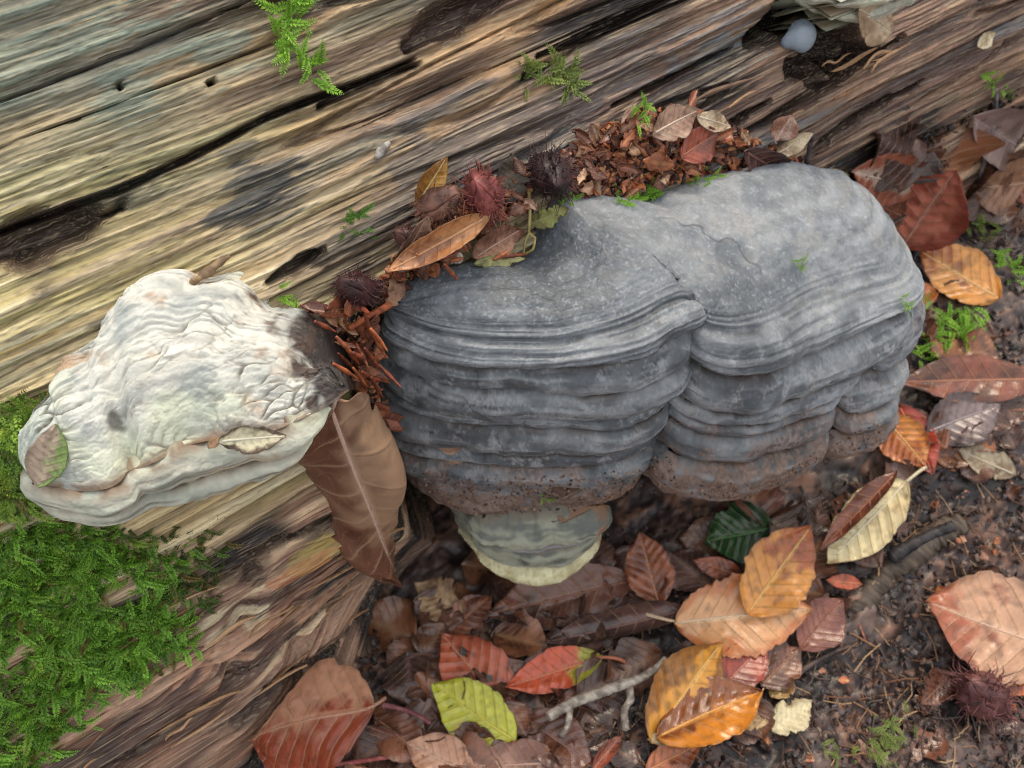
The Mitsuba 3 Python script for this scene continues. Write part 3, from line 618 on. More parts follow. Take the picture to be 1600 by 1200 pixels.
# ---------------------------------------------------------------- leaves
BROWN = ('7a4630', '4a2a22', '9a6a4c')
def blade_mesh(L, W, rng, cup=.1, curl=0.0, wave=.04, pleat=.018, ragged=0.06, roll=0.0, nx=48, ny=28, tip=0.85, shape=.9, thick=.00035, nveins=8, twist=0.0, teeth=0.0, crumple=.26):
    """Beech leaf in its own frame: base at the origin, tip at +x, upper side +z. Returns vertices, faces, (x, y) of each vertex in units of the leaf."""
    x = np.linspace(0, 1, nx) ** .95; y = np.linspace(-1, 1, ny)
    hw = np.sin(np.pi * np.clip(x, 0, 1) ** shape) ** .72 * (1 - .25 * sst(.75, 1, x))
    hw = np.maximum(hw, .01)
    X, Y = np.meshgrid(x, y, indexing='ij')
    ph = rng.random(8) * 6.28
    rag = np.ones_like(X)
    if ragged:
        for sgn in (-1, 1):
            e = sum(np.sin(x * k * 6.28 + ph[i] + sgn) / (1 + .25 * k) for i, k in enumerate((1.3, 2.7, 4.9, 8.3, 13.1)))
            rag = np.where(Y * sgn > 0, 1 + ragged * np.minimum(e, .3)[:, None] * np.abs(Y) ** 3, rag)
    edge = teeth * np.abs((x * nveins * 2) % 1 - .5)[:, None] * np.abs(Y) ** 4
    yy = Y * hw[:, None] * W / 2 * rag * (1 - edge)
    xx = X * L
    v = x[:, None] - .38 * np.abs(Y) * hw[:, None] * W / L            # lateral veins run forward from the midrib
    side = np.where(Y > 0, 0.0, .5)
    vein = np.abs(((v * nveins + side * .6) % 1) - .5) * 2                # 1 on a vein
    z = pleat * W * (vein - .5) * np.minimum(np.abs(Y) * 4, 1) * (1 - .3 * np.abs(Y))
    z = z + crumple * W * (fbm(np.stack([X * 2.2 + ph[0], Y * .9 + ph[1], 0 * X + ph[2]], -1), 1.0, 2, 9) - .5) * np.minimum(1, .3 + np.abs(Y))
    z = z + cup * W * (yy / (W / 2)) ** 2
    z = z + wave * W * (np.sin(X * 7 + ph[6]) * Y + .6 * np.sin(X * 13 + ph[7]) * Y ** 2 * np.sign(Y))
    z = z - .012 * W * np.exp(-(Y / .07) ** 2)
    if roll:                                                              # sides rolled in
        a = roll * yy / (W / 2); rr = (W / 2) / max(abs(roll), 1e-6)
        yy, z = np.sin(a) * rr, z + (1 - np.cos(a)) * rr * np.sign(roll)
    if twist:
        a = twist * (X - .5); yy, z = yy * np.cos(a) - z * np.sin(a), yy * np.sin(a) + z * np.cos(a)
    if curl:                                                              # along its length
        a = curl * X; rr = L / curl
        xx, z = np.sin(a) * (rr - z), rr - np.cos(a) * (rr - z)
    P = np.stack([xx, yy, z], -1)
    dx, dy = np.gradient(P, axis=0), np.gradient(P, axis=1)
    N = unit(np.cross(dx, dy))
    n = nx * ny
    vts = np.concatenate([P.reshape(-1, 3), (P - N * thick).reshape(-1, 3)])
    f = quads(nx, ny); f2 = f[:, ::-1] + n
    idx = np.arange(n).reshape(nx, ny)
    loop = np.concatenate([idx[0, :], idx[1:, -1], idx[-1, -2::-1], idx[-2:0:-1, 0]])
    l2 = np.roll(loop, -1)
    rim = np.concatenate([np.stack([loop, loop + n, l2], -1), np.stack([l2, loop + n, l2 + n], -1)])
    uv = np.stack([v * nveins + side * .6, Y], -1).reshape(-1, 2)
    return vts, np.vstack([f, f2, rim]), X, Y, vein, P, np.vstack([uv, uv])
def leaf_colour(P, X, Y, vein, pal, rng, mode='n', vk=.45, spots=.5, bias=0.0):
    o = rng.random(3) * 50
    q = P.reshape(-1, 3) + o; sh = X.shape
    size = max(np.ptp(P.reshape(-1, 3), axis=0).max(), .01)
    n1 = fbm(q, 3.2 / size, 3, 3).reshape(sh); n2 = fbm(q, 14 / size, 3, 4).reshape(sh); n3 = noise3(q * 70 / size, 6).reshape(sh)
    g = {'n': 0, 'x': X - .5, '-x': .5 - X, 'y': Y * .5, '-y': -Y * .5, 'e': np.abs(Y) - .5, 't': np.maximum(X - .6, 0) * 2 - .2}[mode]
    c = mixc(S(pal[0]), S(pal[1]), sst(.40, .62, n1 + g * .8 + .4 * (n2 - .5) + bias))
    c = mixc(c, S(pal[2]), .5 * vk * sst(.80, .99, vein) * (1 - .4 * np.abs(Y)))
    c = mixc(c, S(pal[2]), .7 * np.exp(-(Y / .05) ** 2))
    c = mixc(c, c * .25, spots * sst(.80, .88, n3 * .75 + n2 * .25)); c = mixc(c, c * .55, .8 * sst(.56, .7, n2 * .7 + n1 * .3)); c = mixc(c, c * .5, .5 * sst(.85, 1, np.abs(Y)))
    c = mixc(c, c * .62, .7 * sst(.50, .66, noise3(q * 26 / size, 12).reshape(sh) * .5 + n2 * .5)); gy = c.mean(-1, keepdims=True); c = np.maximum(gy + (c - gy) * .95, .004) * [1.0, 1.01, .92]
    return np.clip(c * (.7 + .6 * n2)[..., None], .004, .9)
def frame(base, tip, normal, roll):
    x = unit(tip - base); y = unit(np.cross(normal, x)); z = np.cross(x, y)
    a = math.radians(roll); y, z = y * math.cos(a) + z * math.sin(a), z * math.cos(a) - y * math.sin(a)
    return np.stack([x, y, z], -1)
def leaf(label, base, tip, width, pal, d=(.006, .010), surf='ground', bank=0, mode='n', stalk=None, mat='leaf_wet', seed=0, name='beech_leaf', cat='leaf', group=None, res=(36, 22), vk=.32, spots=.5, bias=0.0, up=.55, midrib=True, holes=(), **kw):
    rng = np.random.default_rng(1000 + seed)
    b, t = hit(np.array(base, float), surf, d[0]), hit(np.array(tip, float), surf, d[1])
    mid = (b + t) / 2; V = unit(EYE - mid)
    nrm = unit(up * normal_of(mid, surf) + (1 - up) * V)
    A = frame(b, t, nrm, bank)
    W = width / FPX * ((mid - EYE) @ FWD) / max(.45, abs(A[:, 2] @ V)) if width else 0
    L = np.linalg.norm(t - b)
    if kw.get('curl'): L *= 1 + kw['curl'] ** 2 / 20
    v, f, X, Y, vein, P, uv = blade_mesh(L, W, rng, nx=res[0], ny=res[1], **kw)
    if kw.get('curl'):                                                  # keep the tip where it was
        a = math.atan2(P[-1, res[1] // 2, 2], P[-1, res[1] // 2, 0]); cs, sn = math.cos(-a), math.sin(-a)
        R = np.array([[cs, 0, -sn], [0, 1, 0], [sn, 0, cs]]); v = v @ R.T; P = P @ R.T
    col = leaf_colour(P, X, Y, vein, pal, rng, mode, vk, spots, bias)
    for hx, hy, hr in holes:
        k = np.hypot((X - hx) * .6, (Y - hy) * W / L / 2) < max(hr, .026)
        col[k] = S('17100d')
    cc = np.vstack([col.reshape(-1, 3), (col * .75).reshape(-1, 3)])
    w = v @ A.T + b
    key = thing(name, label, cat, group)
    blade = part(key, 'blade', (w, f), mat, cc, uv=uv)
    if midrib:
        m = P[:, res[1] // 2] @ A.T + b
        r = np.linspace(.0009, .0003, res[0]) * min(1.0, L / .06 + .2)
        part(blade, 'midrib', tube(m[2:-2] + (A[:, 2] * .0001), r[2:-2], 6), mat, vcol(6 * (res[0] - 4) + 2, S(pal[2]) * .85))
        if stalk is not None:
            e = hit(np.array(stalk, float), surf, d[0] * .8)
            pts = spline([m[2], b + (e - b) * .5 + [0, 0, .001], e], 8)
            part(key, 'stalk', tube(pts, np.linspace(.0009, .0011, 8), 6), mat, vcol(50, S(pal[2]) * .7))
    return key
TAN = ('b87a55', '8a4f36', 'd0a080')
G = 'ground'
big = (52, 34)
# on the ground, front
leaf('large shiny red brown leaf alone at the bottom edge, left of the yellow green leaf', (584, 1106), (388, 1156), 128, ('b07c64', '8c3a22', 'c8967c'), (.020, .026), 'both', 0, 'y', (602, 1090), seed=1, res=big, cup=.10, bias=-.02, curl=.5)
leaf('yellow green leaf with brown blotches between brown leaves at the bottom', (806, 1158), (676, 1068), 92, ('b0b02a', '8a6a24', 'c9c24a'), (.010, .016), G, -10, 'n', None, seed=2, res=big, spots=.3, bias=-.12, wave=.05)
leaf('red orange leaf with small dark holes, just above the yellow green leaf', (796, 1108), (690, 990), 98, ('b5563a', '9a4a34', 'c98468'), (.008, .014), G, 0, 'n', None, seed=3, res=big, holes=((.72, -.25, .022), (.70, -.12, .016), (.72, .02, .018), (.40, -.1, .03), (.42, .08, .02), (.36, .2, .018), (.34, -.2, .02), (.18, .6, .02)))
leaf('bright red orange leaf with a yellow green base and thin red stalk', (940, 1024), (790, 1074), 62, ('c04a26', 'a4a02e', 'd07a58'), (.013, .013), G, 0, '-x', (976, 1034), seed=4, res=big, bias=-.18, cup=.16)
leaf('golden orange leaf folded lengthwise, its upper half standing, below the large tan leaf', (1016, 1160), (1128, 1004), 112, ('c8892a', '8f5a1c', 'dcae5e'), (.012, .030), G, 26, 'e', None, seed=5, res=big, cup=.14, spots=.25, bias=-.08)
leaf('amber leaf with brown mottled edge lying on the golden folded leaf', (1026, 1152), (1192, 1078), 96, ('c87a1e', '7a3e16', 'd89a48'), (.018, .024), G, -16, 'y', None, seed=6, res=big, spots=.5, cup=.12)
leaf('large tan pink leaf with pale veins and a long stalk, under the orange yellow leaf', (1054, 974), (1268, 952), 128, ('d89c6c', 'bb7040', 'f0d0ac'), (.016, .024), G, 4, 'e', (1010, 960), seed=7, res=big, vk=.6, cup=.08, teeth=.15, pleat=.02)
leaf('orange yellow leaf with dark speckles on top of the large tan leaf', (1168, 960), (1268, 822), 104, ('cd8636', '9a4a1e', 'e2b066'), (.026, .036), G, 10, 'x', None, seed=8, res=big, bias=-.05, ragged=.08, cup=.08)
leaf('dark green wavy leaf in the dark hollow under the right lobe', (1206, 824), (1102, 846), 92, ('1f4a22', '173a1c', '4f7a48'), (.008, .016), G, 0, 'n', (1222, 815), seed=9, res=big, wave=.09, ragged=.12, vk=.35, name='green_leaf')
leaf('cream pleated leaf leaning on a dark stick, right of the orange yellow leaf', (1416, 752), (1292, 880), 84, ('cdbb92', 'b09468', 'e2d6b4'), (.022, .020), G, -6, 'n', (1446, 730), seed=10, res=big, pleat=.06, vk=.2, cup=.05)
leaf('narrow red brown rolled leaf half along the cream pleated leaf', (1402, 736), (1282, 858), 34, ('7a3e2a', '5a2e22', '9a5e42'), (.034, .030), G, 20, 'n', None, seed=11, roll=1.0)
leaf('large pinkish brown leaf running out of the frame at the right edge', (1668, 1020), (1450, 940), 150, ('b88a70', '9a5236', 'd0ac94'), (.010, .020), G, 6, 't', None, seed=12, res=big, vk=.5, cup=.06, bias=-.04)
leaf('round dark red brown leaf partly under the tip of the tan leaf', (1250, 1016), (1316, 936), 70, ('7a4034', '5e2e28', '8d5a4a'), (.010, .014), G, 0, 'n', None, seed=13, shape=1.0)
leaf('red glossy leaf wedged between the golden folded leaf and the tan leaf', (1130, 1074), (1196, 1006), 62, ('9e3a2a', '7a2c24', 'b8705e'), (.016, .018), G, 0, 'n', None, seed=14)
leaf('brown crinkled leaf right of the red wedged leaf', (1190, 1072), (1250, 1012), 58, ('7c4a36', '5a3226', '96664c'), (.010, .014), G, 0, 'n', None, seed=15, ragged=.15)
leaf('reddish brown leaf standing in the litter right of the small lower bracket', (1030, 946), (1000, 832), 76, ('96543a', '6a3624', 'b07a5c'), (.008, .026), G, -14, 'n', None, seed=16, res=big, pleat=.03)
leaf('small red brown leaf in front of the dark green leaf', (1160, 900), (1084, 876), 34, ('a2502e', '6e3222', 'b47a5a'), (.010, .014), G, 0, 'n', None, seed=17)
leaf('large dark wet brown leaf just under the small lower bracket', (990, 905), (760, 960), 96, ('6a4034', '3f2622', '8a5c4a'), (.010, .012), G, -8, 'n', None, seed=18, res=big, wave=.06, ragged=.06)
leaf('dark purplish brown leaf rolled into a tube under the large dark wet leaf', (1080, 950), (850, 1004), 56, ('5a3c38', '3c2826', '7a5850'), (.012, .012), G, 0, 'n', None, seed=19, roll=1.3)
leaf('ragged beige dry leaf left of the small lower bracket', (722, 958), (648, 912), 62, ('b09070', '7a5a44', 'c4a888'), (.008, .012), G, 0, 'n', None, seed=20, ragged=.35, wave=.1, mat='leaf_dry', midrib=False)
leaf('brown leaf scrap beside the ragged beige leaf', (700, 990), (768, 930), 52, ('7e4834', '5a3026', '94624c'), (.008, .010), G, 0, 'n', None, seed=21, ragged=.2)
leaf('brown leaf under the red orange leaf with holes, at its left', (700, 1080), (622, 1034), 74, ('5c3a32', '402a26', '785448'), (.004, .008), G, 0, 'n', None, seed=22, wave=.06)
leaf('dark red brown leaf right of the red orange leaf with yellow base', (960, 1040), (872, 1096), 66, ('6e4036', '4a2c28', '8a5e52'), (.006, .008), G, 0, 'n', None, seed=23)
leaf('brown leaf at the bottom edge right of the large shiny red brown leaf', (588, 1124), (662, 1184), 66, ('84523e', '5e362a', '9c6e56'), (.008, .012), G, 0, 'n', None, seed=24)
leaf('pinkish tan leaf at the bottom edge under the yellow green leaf', (742, 1210), (634, 1160), 74, ('b08068', '8d5844', 'c8a08a'), (.010, .016), G, 0, 'n', None, seed=25)
leaf('wide mauve brown leaf cut by the bottom edge below the yellow green leaf', (880, 1190), (730, 1196), 70, ('9a6e5e', '74483c', 'b89080'), (.008, .012), G, 0, 'n', None, seed=26)
leaf('purplish brown leaf at the bottom edge under the pale forked twig', (816, 1120), (924, 1196), 84, ('6c4640', '4e302c', '86605a'), (.006, .012), G, 0, 'n', None, seed=27, res=big)
leaf('curled red strip of leaf near the bottom edge, left of the golden folded leaf', (926, 1204), (972, 1148), 26, ('9c4a34', '6a3024', 'b06e56'), (.012, .014), G, 0, 'n', None, seed=28, roll=1.2)
leaf('orange brown leaf at the bottom edge below the golden folded leaf', (1010, 1206), (1096, 1160), 50, ('a85a30', '7a3c22', 'c07c50'), (.008, .012), G, 0, 'n', None, seed=29)
leaf('narrow curled beige strip of leaf below the golden folded leaf', (1012, 1156), (1144, 1136), 30, ('b4a07a', '8a7250', 'ccba98'), (.014, .016), G, 0, 'n', None, seed=30, roll=.9, ragged=.2, mat='leaf_dry', midrib=False)
leaf('off-white torn piece of leaf on the dark soil', (1206, 1142), (1268, 1096), 46, ('cdc0a0', 'a39070', 'e0d6bc'), (.008, .012), G, 0, 'n', None, seed=31, ragged=.25, mat='leaf_dry', midrib=False)
leaf('small beige curled leaf scrap left of the off-white piece', (1148, 1116), (1200, 1130), 34, ('b89a72', '8a6a4a', 'ccb490'), (.008, .010), G, 0, 'n', None, seed=32, ragged=.3, mat='leaf_dry', midrib=False)
leaf('dull ochre leaf piece between the mottled amber leaf and the off-white piece', (1206, 1090), (1240, 1050), 34, ('a8834c', '7c5a30', 'bfa070'), (.008, .010), G, 0, 'n', None, seed=33, ragged=.25, midrib=False)
# right side
leaf('red leaf standing upright beyond the right end of the grey fungus', (1408, 388), (1496, 262), 98, ('c4705e', 'a04c3e', 'd8a090'), (.034, .060), 'both', -6, 'e', None, seed=40, res=big, cup=.12, up=.2, pleat=.02)
leaf('orange leaf below the upright red leaf', (1562, 466), (1438, 392), 84, ('d08a3c', 'a2541e', 'e6b878'), (.012, .020), 'both', 8, 't', None, seed=41, res=big, bias=-.08, up=.4)
leaf('very dark red leaf behind the upright red leaf', (1418, 340), (1326, 290), 76, ('6a3a2e', '4a2820', '8a5a48'), (.006, .010), 'both', 0, 'n', None, seed=42)
leaf('pale grey pink leaf with red rim behind the very dark red leaf', (1436, 290), (1330, 268), 40, ('a89086', '8a4a38', 'c0aca0'), (.012, .016), 'both', 0, 'e', None, seed=43)
leaf('orange veined leaf hanging under the far right lobe', (1378, 650), (1446, 728), 72, ('cd8238', 'a8561e', 'e2aa64'), (.012, .016), G, 4, 'n', None, seed=44, res=big, pleat=.03)
leaf('glossy red leaf behind the orange veined leaf', (1402, 632), (1458, 742), 62, ('a4341c', '7c2616', 'c26a4e'), (.006, .010), G, 0, 'n', None, seed=45)
leaf('greyish purple leaf with dark edge at the right, beside the glossy red leaf', (1448, 676), (1566, 632), 78, ('75646a', '4e3e42', '94868a'), (.010, .014), G, 0, 'e', None, seed=46, res=big)
leaf('large shiny dark red leaf at the right edge above the greyish purple leaf', (1626, 592), (1404, 596), 66, ('824636', '58301f', 'a87058'), (.012, .018), G, 0, 'n', None, seed=47, res=big, wave=.06)
leaf('brown red leaf tucked under the large shiny dark red leaf', (1610, 640), (1470, 640), 56, ('6e4030', '48281e', '8a5c48'), (.004, .008), G, 0, 'n', None, seed=48)
leaf('pale beige torn leaf on the soil at the right edge', (1588, 742), (1498, 702), 42, ('a89884', '7c6a58', 'c0b29e'), (.008, .010), G, 0, 'n', None, seed=49, ragged=.2, mat='leaf_dry')
leaf('mauve grey curled leaf in the upper right corner region', (1606, 236), (1516, 180), 44, ('8a7272', '66504e', 'a89494'), (.010, .014), 'both', 0, 'n', None, seed=50, roll=.7)
leaf('mottled brown leaf at the right edge above the dark bark', (1616, 284), (1518, 292), 54, ('8f6650', '6a4434', 'aa8670'), (.010, .012), 'both', 0, 'n', None, seed=51)
leaf('orange and green leaf squeezed against the right end of the grey fungus', (1436, 440), (1446, 484), 36, ('b8622c', '6f8a30', 'c88a58'), (.012, .012), 'both', 0, 'x', None, seed=52)
leaf('reddish leaf at the far right of the litter under the mauve leaf', (1590, 250), (1600, 320), 40, ('8c4a36', '64342a', 'a66e58'), (.006, .008), 'both', 0, 'n', None, seed=53)
leaf('brown leaf scrap on soil below the large pinkish leaf', (1490, 1048), (1440, 1100), 40, ('6a3c2e', '4a2a24', '84584a'), (.006, .008), G, 0, 'n', None, seed=54, ragged=.3)
leaf('orange corner of a leaf under the large pinkish leaf at the edge', (1612, 1060), (1560, 1078), 34, ('b0521e', '7c3818', 'c87c4a'), (.008, .008), G, 0, 'n', None, seed=55)
leaf('bright red leaf scrap under the tip of the orange yellow leaf', (1346, 912), (1290, 906), 22, ('b04a22', '7a321c', 'c87850'), (.008, .010), G, 0, 'n', None, seed=56)
# around the fungi
leaf('large tan brown curled leaf hanging between the pale and the grey fungus', (520, 640), (616, 896), 88, ('b08a72', '7a4d3c', 'd8b8a4'), (.058, .066), 'both', -10, 'y', (526, 624), seed=60, res=(84, 56), wave=.16, teeth=.05, ragged=.34, mat='leaf_dry', vk=.4, cup=-.1, pleat=.02, roll=-1.25, up=.0, crumple=.9)
leaf('green and pink lance-shaped leaf stuck to the left end of the pale fungus', (60, 760), (88, 664), 50, ('7f9a58', 'b09a8c', 'a0b080'), (.005, .005), 'all', 0, 'y', None, seed=61, wave=.02, mat='leaf_dry', vk=.2, spots=.2, midrib=False, up=.3)
leaf('cream leaf fragment with dark torn edge on the front of the pale fungus', (340, 690), (447, 682), 42, ('cfc6ac', '5a4a3c', 'e4dcc6'), (.005, .005), 'all', 6, 'e', None, seed=62, ragged=.12, mat='leaf_dry', bias=-.16, up=.3, wave=.02)
leaf('light brown tiny leaf scrap on the front rim of the pale fungus', (326, 700), (342, 684), 14, ('b89070', '8a6448', 'c8a888'), (.003, .003), 'all', 0, 'n', None, seed=63, mat='leaf_dry', midrib=False, res=(14, 8), up=.3)
leaf('long rolled orange brown leaf on the left shoulder of the grey fungus', (764, 336), (606, 424), 50, ('b0764a', '86502e', 'c89468'), (.030, .022), 'all', 0, 'n', (784, 326), seed=64, roll=1.0, mat='leaf_wet', up=.4)
leaf('grey brown dry leaf folded up behind the rolled orange brown leaf', (622, 424), (668, 338), 44, ('8a6a5c', '64463c', 'a88a7a'), (.014, .026), 'all', 20, 'n', None, seed=65, roll=.8, mat='leaf_dry')
leaf('mustard orange leaf standing on edge at the top of the debris heap', (652, 322), (698, 246), 34, ('b5832e', '8c5a20', 'ccb070'), (.014, .030), 'log', 10, 'y', None, seed=66, up=.3, cup=.2)
leaf('crumpled pink brown leaf left of the tendril on the grey fungus', (742, 404), (816, 358), 52, ('a87a66', '74483a', 'c09a88'), (.010, .012), 'all', 0, 'n', None, seed=67, ragged=.15, wave=.12, mat='leaf_dry')
leaf('pale yellow green scrap of leaf at the edge of the grey cap', (742, 412), (820, 404), 16, ('b5b07c', '8a8a58', 'ccc89c'), (.006, .006), 'all', 0, 'n', None, seed=68, ragged=.3, mat='leaf_dry', midrib=False)
leaf('dull olive leaf scrap caught beside the tendril', (828, 350), (888, 326), 32, ('8f9250', '6a6438', 'a8a878'), (.008, .006), 'all', 0, 'n', None, seed=69, ragged=.35, mat='leaf_dry', midrib=False)
leaf('dark mossy bark-like leaf behind the tendril', (800, 318), (800, 240), 48, ('55504a', '3a332e', '6a6458'), (.012, .018), 'log', 0, 'n', None, seed=70, ragged=.3, mat='leaf_dry', midrib=False)
leaf('small brown torn leaf at the left corner of the grey cap', (604, 478), (634, 442), 26, ('9a6e56', '6e4838', 'b08c74'), (.010, .010), 'all', 0, 'n', None, seed=71, ragged=.3, mat='leaf_dry', midrib=False, res=(20, 12))
leaf('pale pink beige leaf at the top of the litter heap above the grey fungus', (1020, 210), (1092, 172), 48, ('c0a08c', '96705e', 'd4bca8'), (.014, .020), 'log', 0, 'n', None, seed=72, ragged=.1)
leaf('cream curled leaf right of the pale pink beige leaf', (1090, 182), (1142, 198), 24, ('ccb49a', 'a08468', 'dccab4'), (.016, .018), 'log', 0, 'n', None, seed=73)
leaf('round pale brown leaf at the right of the litter heap', (1212, 222), (1238, 180), 40, ('b4948a', '94604e', 'd0b8aa'), (.016, .022), 'log', 0, 'n', None, seed=74, shape=1.05)
leaf('cream rolled leaf right of the round pale brown leaf', (1212, 242), (1270, 208), 24, ('c8b498', '9a8064', 'dac8b0'), (.014, .020), 'log', 0, 'n', None, seed=75, roll=.8)
leaf('bright red leaf in the middle of the litter heap', (1064, 246), (1124, 206), 48, ('96402a', '6c2e20', 'ac6a50'), (.012, .016), 'log', 0, 'n', None, seed=76, wave=.08)
leaf('dark wine red curled leaf at the right foot of the litter heap', (1162, 236), (1240, 286), 32, ('5c302e', '42211f', '785048'), (.014, .014), 'log', 0, 'n', None, seed=77, roll=1.0)
leaf('pale straw leaf behind the right shoulder of the grey fungus', (1262, 288), (1330, 298), 30, ('c0a874', '94784c', 'd4c298'), (.008, .008), 'both', 0, 'n', None, seed=78, mat='leaf_dry')
leaf('small cream leaf on the log near the right edge', (1528, 72), (1556, 52), 18, ('cdbfa6', 'a39074', 'dccfba'), (.006, .008), 'both', 0, 'n', None, seed=79, mat='leaf_dry', midrib=False, res=(16, 10))
leaf('thin red brown leaf in the gap left of the grey fungus', (600, 700), (566, 640), 34, ('7a4030', '522c24', '925c48'), (.022, .022), 'both', 0, 'n', None, seed=80)
# brown leaves lying lower in the litter, over the visible soil
RG = np.random.default_rng(77)
def inside(p, poly):
    x, y = p; c = False; n = len(poly)
    for i in range(n):
        (x1, y1), (x2, y2) = poly[i], poly[i - 1]
        if (y1 > y) != (y2 > y) and x < (x2 - x1) * (y - y1) / (y2 - y1) + x1: c = not c
    return c
litter_area = [(640, 920), (720, 880), (960, 830), (1080, 780), (1240, 770), (1360, 720), (1340, 860), (1260, 1000), (1150, 1110), (1060, 1215), (560, 1215), (600, 1080)]
pals = [('5e3a30', '3a2420', '7a564a'), ('6e4432', '4a2c22', '8c644e'), ('7c4c3a', '55302a', '9c705c'), ('4a302c', '30201e', '66484a'), ('6a4a44', '4a3230', '8c6e68'), ('8a5438', '5a3224', 'a87a58')]
LANDMARKS = [((740, 1115), 'yellow green leaf'), ((745, 1050), 'red leaf with holes'), ((1160, 960), 'large tan pink leaf'), ((1155, 840), 'dark green leaf'), ((840, 880), 'small lower bracket'),
             ((930, 1090), 'pale forked twig'), ((1080, 1080), 'golden folded leaf'), ((685, 935), 'ragged beige leaf'), ((490, 1130), 'large shiny red leaf'), ((1350, 815), 'cream pleated leaf')]
TONES = ['dark chocolate brown', 'reddish brown', 'russet brown', 'blackish brown', 'mauve brown', 'tan brown']
def scatter(n, poly, label, group, size, surf='ground', seed0=200, dmax=.012, mat='leaf_wet', name='beech_leaf', rs=(18, 11), ragged=.12, pal=pals, midrib=True, wr=.6, roll=.6):
    k = 0
    x0, y0 = np.min(poly, 0); x1, y1 = np.max(poly, 0)
    while k < n:
        p = RG.uniform([x0, y0], [x1, y1])
        if not inside(p, poly): continue
        a = RG.uniform(0, 6.28); l = RG.uniform(*size)
        q = p + np.array([math.cos(a), math.sin(a) * .8]) * l
        d = RG.uniform(.001, dmax, 2); ip = RG.integers(len(pal)); rl = RG.choice([0, 0, roll, -roll * .6]); lab = label
        if '{' in label:
            dist = [np.hypot(*((p + q) / 2 - np.array(m[0]))) for m in LANDMARKS]
            lab = label.format(('rolled ' if rl else 'flat ') + TONES[ip], LANDMARKS[int(np.argmin(dist))][1])
        leaf(lab, p, q, l * RG.uniform(wr, wr + .25), pal[ip], d, surf, RG.uniform(-25, 25), 'n', None, mat, seed0 + k, name, 'leaf', group, rs, midrib=False,
             ragged=ragged, wave=RG.uniform(.03, .12), roll=rl, cup=RG.uniform(-.1, .18))
        k += 1
scatter(84, litter_area, '{} leaf low in the litter, nearest to the {}', 'brown leaves low in the litter', (60, 120))
scatter(16, [(1430, 640), (1600, 660), (1600, 720), (1420, 760)] , 'small dark brown leaf on the soil at the right edge', 'dark leaves at the right edge', (40, 70), seed0=300)
scatter(15, [(1330, 260), (1600, 180), (1600, 620), (1460, 600), (1420, 420)], 'dark reddish leaf on the ground beyond the right end of the grey fungus', 'dark leaves beyond the fungus', (40, 90), 'both', seed0=330)
rust = [('b0623e', '7a3a22', 'c88a60'), ('c89a78', '8f6248', 'dcb898'), ('8f4a34', '64301f', 'a87256'), ('a86a50', '74402e', 'c08e74'), ('b8622e', '8a4420', 'ce8a58'), ('74402f', '4c281f', '8e6450'), ('b48a72', '80543f', 'ccaa94'), ('5a322a', '3c2420', '7a544a')]
heap = [(835, 265), (900, 225), (1000, 170), (1100, 175), (1180, 215), (1250, 250), (1240, 290), (1150, 276), (1050, 285), (960, 305), (870, 300)]
scatter(110, heap, 'small rust brown leaf fragment in the litter heap above the grey fungus', 'leaf fragments in the litter heap', (22, 52), 'log', 400, .013, 'leaf_wet', 'leaf_fragment', (10, 7), .5, rust, False, .22, 1.2)
gutter = [(590, 440), (640, 380), (690, 330), (760, 290), (830, 260), (835, 330), (770, 345), (700, 400), (640, 440), (605, 470)]
scatter(40, gutter, 'small brown leaf fragment in the debris on the left shoulder of the grey fungus', 'leaf fragments in the debris', (18, 42), 'log', 600, .022, 'leaf_wet', 'leaf_fragment', (10, 7), .35, rust, False, .4, 1.0)
cleft = [(480, 480), (530, 480), (585, 540), (600, 700), (570, 640), (545, 520)]
scatter(26, cleft, 'thin red brown strip of leaf in the cleft between the two fungi', 'leaf strips in the cleft', (24, 56), 'both', 700, .020, 'leaf_wet', 'leaf_fragment', (10, 6), .3, rust[:4], False, .18, 1.0)
soilarea = [(1100, 1000), (1330, 900), (1480, 760), (1600, 740), (1600, 1200), (1080, 1200)]
scatter(20, soilarea, 'flat dark brown piece of leaf matted into the soil at the lower right', 'leaf pieces matted into the soil', (34, 80), 'ground', 860, .002, 'leaf_wet', 'leaf_fragment', (12, 8), .4, pals, False, .5, .2)
scatter(34, soilarea, 'tiny brown leaf crumb on the dark soil at the lower right', 'leaf crumbs on the soil', (10, 24), 'ground', 760, .004, 'leaf_wet', 'leaf_fragment', (6, 5), .35, rust, False, .5, .6)

